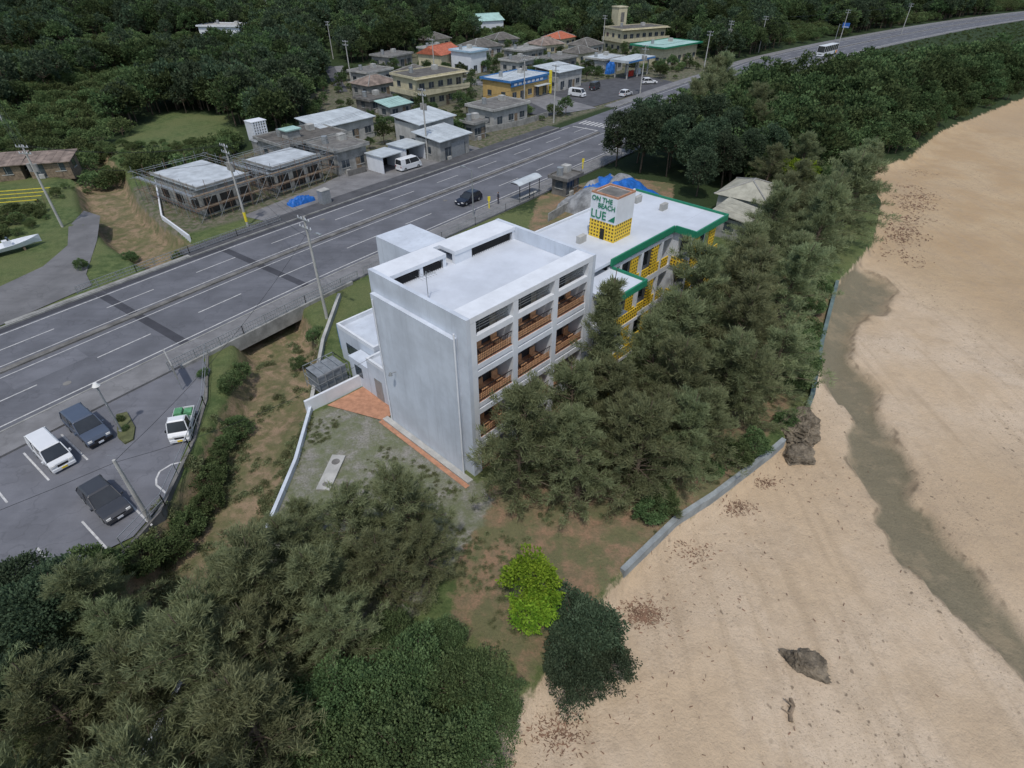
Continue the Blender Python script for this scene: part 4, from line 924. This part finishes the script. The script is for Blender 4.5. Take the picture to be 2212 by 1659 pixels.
def casuarina(name,seed,H=9.,R=3.3,nb=74,tp=10,st=30,mat=LF_CAS,slim=1.):
    r=np.random.default_rng(seed); segs=[]; bend=r.normal(size=2)*.5; tr=lambda t:np.array([bend[0]*t*t,bend[1]*t*t,H*t])
    for i in range(8): segs.append((tr(i/8),tr((i+1)/8),.17*(1-i/8)+.02,.17*(1-(i+1)/8)+.02))
    PP=[];AX=[];LL=[];WW=[];VV=[]
    lob=r.random(8)*.55+.7; vl=r.random((8,4))*.4
    for i in range(nb):
        t=.06+.90*(i+r.random())/nb; az=i*2.39996+r.normal()*.6
        prof=min(1,(t+.22)*2.5)*(1.05-t)**.55
        li=int((az%6.283)/6.284*8); ln=R*prof*slim*r.uniform(.55,1.3)*lob[li]
        el=r.uniform(.0,.5)+.6*t; d=np.array([math.cos(az)*math.cos(el),math.sin(az)*math.cos(el),math.sin(el)])
        p0=tr(t*.93); sag=.14
        q=[p0+d*ln*u-np.array([0,0,sag*ln*u*u]) for u in (0,.5,1.)]
        segs.append((q[0],q[1],.045,.028)); segs.append((q[1],q[2],.028,.01))
        bv=vl[li,min(3,int(t*4))]+r.random()*.2
        sc1=(.55+ln*.15)
        for k in range(tp):
            u=.32+.80*k/(tp-1); c=p0+d*ln*u-np.array([0,0,sag*ln*u*u])+r.normal(size=3)*np.array([.24,.24,.11])*sc1*(1.15-.65*u)
            m=st; dirs=unit(r.normal(size=(m,3))*.62+d*.75+np.array([0,0,.38])); 
            PP.append(c+r.normal(size=(m,3))*.11); AX.append(dirs); LL.append(r.uniform(.2,.52,m)); WW.append(r.uniform(.028,.055,m))
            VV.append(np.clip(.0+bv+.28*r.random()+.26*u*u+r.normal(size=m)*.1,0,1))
    P_=np.vstack(PP);A_=np.vstack(AX);side=unit(np.cross(A_,r.normal(size=A_.shape))); V,F_=diamonds(P_,A_,side,np.concatenate(LL),np.concatenate(WW))
    return combine(name,V,F_,np.repeat(np.concatenate(VV),4),segs,mat)
def broad(name,seed,R=2.5,Hc=.8,ncl=170,per=46,leaf=.2,mat=LF_BRD,trunk=.5,squash=.8,inner=.0,lump=.34,cs=.15):
    r=np.random.default_rng(seed); n=ncl; u=unit(r.normal(size=(n,3))); u[:,2]=np.abs(u[:,2])*1.0-.35*(r.random(n)<.35); u=unit(u)
    dirs=unit(r.normal(size=(11,3))); bump=1.08-lump+lump*np.max(np.clip(u@dirs.T,0,1)**7,axis=1)
    rr=R*bump*r.uniform(.70,1.04,n)
    if inner: rr*=np.where(r.random(n)<inner,.65,1)
    C=u*rr[:,None]; C[:,2]=C[:,2]*squash+R*Hc*.75+trunk
    PP=[];AX=[];VV=[];LL=[]
    cs=R*cs
    for i in range(n):
        m=per; o=unit(r.normal(size=(m,3))); PP.append(C[i]+o*cs*r.uniform(.4,1.25,(m,1))*np.array([1,1,.7])); AX.append(unit(o*.6+u[i]*.5+r.normal(size=(m,3))*.4))
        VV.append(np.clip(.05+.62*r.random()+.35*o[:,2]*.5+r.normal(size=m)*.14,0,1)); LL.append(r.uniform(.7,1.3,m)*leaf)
    P_=np.vstack(PP);A_=np.vstack(AX);side=unit(np.cross(A_,r.normal(size=A_.shape)+np.array([0,0,.8]))); LL=np.concatenate(LL)
    V,F_=diamonds(P_,A_,side,LL,LL*.62); segs=[((0,0,-.3),(0,0,trunk+R*.4),R*.05,R*.035)]
    for i in range(0,n,6): segs.append(((0,0,trunk+R*.2),tuple(C[i]*.92),R*.022,R*.006))
    return combine(name,V,F_,np.repeat(np.concatenate(VV),4),segs,mat)
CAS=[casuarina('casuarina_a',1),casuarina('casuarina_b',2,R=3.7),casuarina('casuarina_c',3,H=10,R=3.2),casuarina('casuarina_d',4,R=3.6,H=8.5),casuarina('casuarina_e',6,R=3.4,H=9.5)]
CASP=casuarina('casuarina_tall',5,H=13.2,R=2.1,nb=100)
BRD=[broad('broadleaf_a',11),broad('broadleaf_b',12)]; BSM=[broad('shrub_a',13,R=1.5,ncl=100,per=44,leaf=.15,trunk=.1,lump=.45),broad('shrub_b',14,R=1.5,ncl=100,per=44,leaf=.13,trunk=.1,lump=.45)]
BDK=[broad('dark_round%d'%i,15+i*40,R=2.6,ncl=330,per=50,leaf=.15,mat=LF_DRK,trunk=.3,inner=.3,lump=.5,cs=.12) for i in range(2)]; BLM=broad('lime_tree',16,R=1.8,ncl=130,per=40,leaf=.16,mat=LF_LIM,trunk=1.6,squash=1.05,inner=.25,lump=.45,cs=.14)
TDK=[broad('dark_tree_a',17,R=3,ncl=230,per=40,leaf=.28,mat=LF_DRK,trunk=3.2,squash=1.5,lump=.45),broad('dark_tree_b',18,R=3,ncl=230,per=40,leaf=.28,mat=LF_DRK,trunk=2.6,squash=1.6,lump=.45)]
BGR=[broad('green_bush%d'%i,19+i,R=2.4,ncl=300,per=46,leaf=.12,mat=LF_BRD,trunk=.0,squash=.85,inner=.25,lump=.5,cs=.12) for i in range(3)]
def put(name,me,x,y_,s_,z=None,sz=None):
    o=bpy.data.objects.new(name,me); COL.objects.link(o); z=gz(x,y_) if z is None else z
    o.location=(x,y_,z-.05); o.rotation_euler=(random.uniform(-.07,.07),random.uniform(-.07,.07),random.random()*6.28); o.scale=(s_*random.uniform(.92,1.1),s_*random.uniform(.92,1.1),(sz or 1)*s_)
G1=[(.3,26.2,1.06),(4.4,29.8,1.0),(4.4,25.6,.85),(8.3,26.4,.95),(7.4,30.8,1.0),(12.3,37.2,1.15),(15.9,34.4,1.05),(19.2,44.6,1.15),(24,54,1.15),(25.4,47.8,1.15),(33,59,1.2),(40.5,69,1.3),(21.3,42,1.1),(21.6,38.0,.95),(15.9,42.9,1.2),(13.6,29.6,.85),(17.8,33.6,.95),(10.8,34.4,1.05),(29,53.5,1.1),(36.5,64.5,1.2),(46,76,1.15),(12,32.2,1.0),(18.6,38.6,1.1),(28.5,61,1.2),(34,68,1.1),(39,76.5,1.0),(22.5,50,1.1),(49,83,1.1),(10.6,29.4,.9),(11.6,27.6,.8),(7.0,28.4,.85)]
for i,(x,y_,s_) in enumerate(G1): put('casuarina_tree',CAS[i%5],x,y_,s_,sz=1.05 if i==0 else random.uniform(.82,1.02))
put('casuarina_tree',CASP,6.2,33.6,1.0)
G2=[(-6.3,22.2,.85),(-9.2,20.6,.82),(-4.9,19.8,.66),(-12.2,19.6,.72),(-9.6,17.0,.85),(-13.1,16.2,.95),(-16,15.0,.95),(-17.6,12.8,.95),(-13.3,12.2,.95),(-10.8,10.0,.9),(-20.6,15.8,.85),(-20.3,11.0,.9),(-14.8,8.6,.95),(-20.2,7.6,.95),(-24.5,11.5,.95),(-17.5,5.5,.95),(-11.5,5.5,.9),(-12.6,22.6,.55),(-12.2,14.2,.8),(-25,6,.95),(-7.4,18.6,.7),(-23,17.6,.7),(-28,9,.9),(-31,6,.9),(-15.4,18.4,.6),(-8.6,14.9,.7)]
for i,(x,y_,s_) in enumerate(G2): put('casuarina_tree',CAS[(i+1)%5],x,y_,s_,sz=random.uniform(.82,1.0))
for x,y_,s_ in ((-8.4,12.6,.95),(-5.2,13.2,1.1),(-2.4,13.4,.9),(-4.4,9.8,1.15),(-1.9,10.4,.85),(-7.2,9.4,1.),(-5,5.5,1.1),(-8.2,6,1.),(-6.4,15.6,.75),(-3.6,15.8,.6),(-.8,12.2,.7),(-6.5,11.2,.9)): put('large_shrub',BGR[random.randint(0,2)],x,y_,s_)
put('round_shrub',BDK[0],3.7,16.2,.9,-.4); put('round_shrub',BDK[1],3.0,14.4,.8,-.9); put('round_shrub',BDK[0],4.7,15.0,.75,-1.0); put('lime_tree',BLM,1.2,18.2,1.0); put('lime_tree',BLM,1.3,16.6,.8)
for x,y_,s_ in ((-25.6,16.6,1.1),(-29,13.5,1.2),(-28.5,18.0,.9),(-33,12,1.2),(-37,9,1.2),(-22.6,13.5,.9)): put('round_shrub',BDK[random.randint(0,1)],x,y_,s_)
for x,y_,s_ in ((-24.4,19.8,1.2),(-23.2,21.6,1.0),(-22.4,23.2,.95),(-22.3,25.2,.9),(-22.0,27.2,.85),(-22.4,29.3,.9),(-22.9,31.2,.8),(-23.1,33.4,.7),(-23.0,35.4,.85),(-24.4,39.0,.8),(-24.8,41.8,.7),(-19.5,47.5,.7),(-20.4,44.3,.6),(-46.8,64.6,.6),(-43.5,68.5,.6),(-49,68,.6),(-50.5,61.5,.6),
    (10,25.2,.9),(9.2,24.4,.8),(16.4,29.6,.9),(18,30.8,.9),(23.9,38.4,1.1),(25.6,41,1.1),(26.9,43.8,1.1),(28.3,46.8,1.),(31,51.2,1.),(33.4,55,1.),(24.9,39.8,1.),(-31.2,34.2,.28),(-30.2,33.1,.25),(-27.2,40.2,.4),(14.4,28.4,.6),(21.5,33.8,.7)):
    put('shrub',BSM[random.randint(0,1)],x,y_,s_)
for x,y_,s_ in ((18,101,1.),(21.5,97.5,1.1),(25.5,95.5,1.),(29,92,1.),(22,103,1.05),(27,100,1.1),(32,96,1.),(33,90,.9),(37,92,.9),(28,86,.8),(36,100,1.),(41,95,.9),(24,107,1.1),(30,106,1.1),(36,108,1.1)): put('dark_tree',TDK[random.randint(0,1)],x,y_,s_)
for x,y_,s_ in ((40,128,1.35),(37,118,1.3),(34,113,1.2),(41,104,1.1),(46,118,1.2),(45,136,1.45),(41,134,1.3),(38,86,.9),(44,88,1.)): put('casuarina_tree',CAS[random.randint(0,3)],x,y_,s_)
put('lime_tree',BLM,42,85,1.4); put('broadleaf_tree',BRD[0],39.5,88,1.0); put('broadleaf_tree',BRD[1],46,86,1.1)
# ------------------------------------------------------------------ instanced forest
def gn_scatter(name,pts,scl,rot,ids,col):
    me=bpy.data.meshes.new(name); me.vertices.add(len(pts)); me.vertices.foreach_set('co',pts.astype(np.float32).ravel())
    for n_,t,v in (('scl','FLOAT',scl),('rot','FLOAT',rot),('vid','INT',ids)):
        a=me.attributes.new(n_,t,'POINT'); a.data.foreach_set('value',v)
    o=bpy.data.objects.new(name,me); COL.objects.link(o)
    ng=bpy.data.node_groups.new(name,'GeometryNodeTree'); ng.interface.new_socket('Geometry',in_out='INPUT',socket_type='NodeSocketGeometry'); ng.interface.new_socket('Geometry',in_out='OUTPUT',socket_type='NodeSocketGeometry')
    gi=ng.nodes.new('NodeGroupInput'); go=ng.nodes.new('NodeGroupOutput'); ci=ng.nodes.new('GeometryNodeCollectionInfo'); ci.inputs['Collection'].default_value=col; ci.inputs['Separate Children'].default_value=True; ci.inputs['Reset Children'].default_value=True
    ip=ng.nodes.new('GeometryNodeInstanceOnPoints'); ip.inputs['Pick Instance'].default_value=True
    def na(n_,t):
        q=ng.nodes.new('GeometryNodeInputNamedAttribute'); q.data_type=t; q.inputs['Name'].default_value=n_; return q.outputs['Attribute']
    cx=ng.nodes.new('ShaderNodeCombineXYZ'); lk=ng.links.new
    lk(na('rot','FLOAT'),cx.inputs[2]); lk(cx.outputs[0],ip.inputs['Rotation']); lk(na('scl','FLOAT'),ip.inputs['Scale']); lk(na('vid','INT'),ip.inputs['Instance Index'])
    lk(gi.outputs[0],ip.inputs['Points']); lk(ci.outputs[0],ip.inputs['Instance']); lk(ip.outputs[0],go.inputs[0])
    m=o.modifiers.new('scatter','NODES'); m.node_group=ng; return o
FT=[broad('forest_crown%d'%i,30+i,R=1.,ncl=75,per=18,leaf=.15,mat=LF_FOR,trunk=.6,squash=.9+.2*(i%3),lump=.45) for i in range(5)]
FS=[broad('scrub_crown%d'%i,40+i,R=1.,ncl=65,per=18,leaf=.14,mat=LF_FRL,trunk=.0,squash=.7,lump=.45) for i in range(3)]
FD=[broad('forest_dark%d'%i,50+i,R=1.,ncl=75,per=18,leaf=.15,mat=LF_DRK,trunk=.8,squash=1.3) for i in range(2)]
FW=[broad('weed_tuft%d'%i,60+i,R=1.,ncl=22,per=7,leaf=.34,mat=LF_WED,trunk=-.5,squash=.35,lump=.6,cs=.45) for i in range(2)]
FC=bpy.data.collections.new('crown_variants')
for i,m in enumerate(FT+FS+FD+FW): FC.objects.link(bpy.data.objects.new('crown_variant_%02d'%i,m))
def scatter(n,x0,x1,y0,y1,dens_pow=1.0):
    Q=np.stack([rng.uniform(x0,x1,n),y0+(y1-y0)*rng.random(n)**dens_pow],1); return Q[np.abs(Q[:,0])<.86*Q[:,1]+28]
def not_house(Q,m=0.):
    k=np.ones(len(Q),bool)
    for hx,hy_,hr in HS: k&=np.hypot(Q[:,0]-hx,Q[:,1]-hy_)>hr+m
    return k
FORE=[(-4,143),(8,138),(20,148),(46,178),(38,190),(20,178),(4,166),(-8,150)]
Q=scatter(56000,-520,640,66,600,1.25); of=road_off(Q)
vill=sdf(Q,VILL); fd=sdf(Q,FIELD)
acc=sdf(Q,[(-95,40),(-40,40),(-30,80),(-40,92),(-60,96),(-95,90)])
k=(of<-15)&(vill<-1)&(fd<0)&(acc<0)&not_house(Q,.5)&(pld(Q,[(-44.5,160),(-62,214),(-68,250)])>3)&(pld(Q,[(10,150),(-30,190),(-54,198),(-64,232)])>4)&(np.hypot(Q[:,0]+104,(Q[:,1]-238)*1.2)>13)
Q=Q[k]; nz=vnoise(Q,.03,21)
sc_=rng.uniform(1.5,3.4,len(Q))*(1+Q[:,1]/700); scrub=(nz>.66)|((Q[:,0]<-52)&(Q[:,1]<125))|((Q[:,0]<-90)&(Q[:,1]<250)&(rng.random(len(Q))<.40))
ids=np.where(scrub,rng.integers(5,8,len(Q)),np.where(rng.random(len(Q))<.3,rng.integers(8,10,len(Q)),rng.integers(0,5,len(Q)))); sc_=np.where(scrub,sc_*.68,sc_)
gn_scatter('hillside_forest',np.column_stack([Q,ground_z(Q)]),sc_,rng.random(len(Q))*6.28,ids.astype(np.int32),FC)
Q=scatter(2600,-140,75,90,262); vi=sdf(Q,VILL)>0; k=vi&not_house(Q,.2)&(road_off(Q)<-13)&(rng.random(len(Q))<.8)&(sdf(Q,FORE)<0)&(sdf(Q,[(-40,74),(-30,72),(-20,88),(-4,112),(-14,122),(-26,112),(-33,92)])<0)&(pld(Q,[(10,150),(-30,190),(-54,198)])>3.5)&(Q[:,1]>96)
Q=Q[k]; gn_scatter('village_gardens',np.column_stack([Q,np.zeros(len(Q))]),rng.uniform(.6,1.9,len(Q)),rng.random(len(Q))*6.28,rng.integers(0,8,len(Q)).astype(np.int32),FC)
Q=scatter(14000,-230,-40,60,260); k=((sdf(Q,FIELD)>0)&(vnoise(Q,.09,18)>.6))|((sdf(Q,[(-95,40),(-66,40),(-64,74),(-70,96),(-95,96)])>0)&(vnoise(Q,.12,8)>.5)); Q=Q[k]
gn_scatter('field_scrub',np.column_stack([Q,ground_z(Q)]),rng.uniform(.3,1.1,len(Q)),rng.random(len(Q))*6.28,rng.integers(5,8,len(Q)).astype(np.int32),FC)
Q=scatter(32000,30,600,92,480,1.1); of=road_off(Q); lim=12.5+np.clip(Q[:,0]-58,0,150)*.48; k=(of>12.3)&(sdf(Q,BEACH)<-1.2)&(np.hypot(Q[:,0]-29,Q[:,1]-93)>5)&not_house(Q,.5); Q=Q[k]; of=of[k]; lim=lim[k]
sbq=-sdf(Q,BEACH); low=of<lim; sc_=rng.uniform(1.4,3.2,len(Q))*np.clip(.45+sbq/14,.45,1.15)*(1+Q[:,1]/900); sc_=np.where(low,rng.uniform(.25,.6,len(Q)),sc_)
gn_scatter('coastal_forest',np.column_stack([Q,np.zeros(len(Q))-.1]),sc_,rng.random(len(Q))*6.28,np.where((rng.random(len(Q))<.35)|low,rng.integers(5,8,len(Q)),rng.integers(0,5,len(Q))).astype(np.int32),FC)
Q=np.stack([rng.uniform(-29,-14,6000),rng.uniform(10,56,6000)],1); d_=pld(Q,DITCH); k=(d_<4.2)&(vnoise(Q,.5,31)+.35*vnoise(Q,1.6,32)>.72)&(road_off(Q)>13.3)&((Q[:,0]<-21)|(Q[:,0]>-18.2)|(rng.random(len(Q))<.25)); Q=Q[k]
gn_scatter('creek_vegetation',np.column_stack([Q,ground_z(Q)]),rng.uniform(.15,.4,len(Q)),rng.random(len(Q))*6.28,rng.integers(10,12,len(Q)).astype(np.int32),FC)
Q=np.stack([rng.uniform(-16,22,9000),rng.uniform(14,40,9000)],1); k=(np.maximum(sdf(Q,PLOT),sdf(Q,DIRT))>.3)&(vnoise(Q,.4,33)+.4*vnoise(Q,1.7,34)>.82)&(sdf(Q,[w2(-1,-1),w2(14,-1),w2(14,16),w2(-3,16)])<0); Q=Q[k]
gn_scatter('weeds',np.column_stack([Q,ground_z(Q)]),rng.uniform(.08,.2,len(Q)),rng.random(len(Q))*6.28,rng.integers(10,12,len(Q)).astype(np.int32),FC)
# ------------------------------------------------------------------ light, sky, camera
w=bpy.data.worlds.new('World'); sc.world=w; w.use_nodes=True; nt=w.node_tree; bg=nt.nodes['Background']
sk=nt.nodes.new('ShaderNodeTexSky'); sk.sky_type='NISHITA'; sk.sun_disc=False; sk.sun_elevation=rad(62); sk.sun_rotation=rad(180); sk.altitude=30; sk.air_density=1.2; sk.dust_density=2
nt.links.new(sk.outputs[0],bg.inputs[0]); bg.inputs[1].default_value=.13
ld=bpy.data.lights.new('sun','SUN'); ld.energy=2.2; ld.angle=rad(1.5); ld.color=(1,.955,.89); lo=bpy.data.objects.new('sun',ld); COL.objects.link(lo)
lo.rotation_euler=Vector((-.03,-.46,.88)).to_track_quat('Z','Y').to_euler(); lo.location=(0,-20,60)
cam=bpy.data.cameras.new('camera'); co=bpy.data.objects.new('camera',cam); COL.objects.link(co); sc.camera=co
cam.sensor_width=36; cam.lens=20.0; cam.clip_end=3000; co.location=(0,0,30); co.rotation_euler=(rad(52.5),0,0)
sc.view_settings.view_transform='Standard'; sc.view_settings.look='None'; sc.view_settings.exposure=0
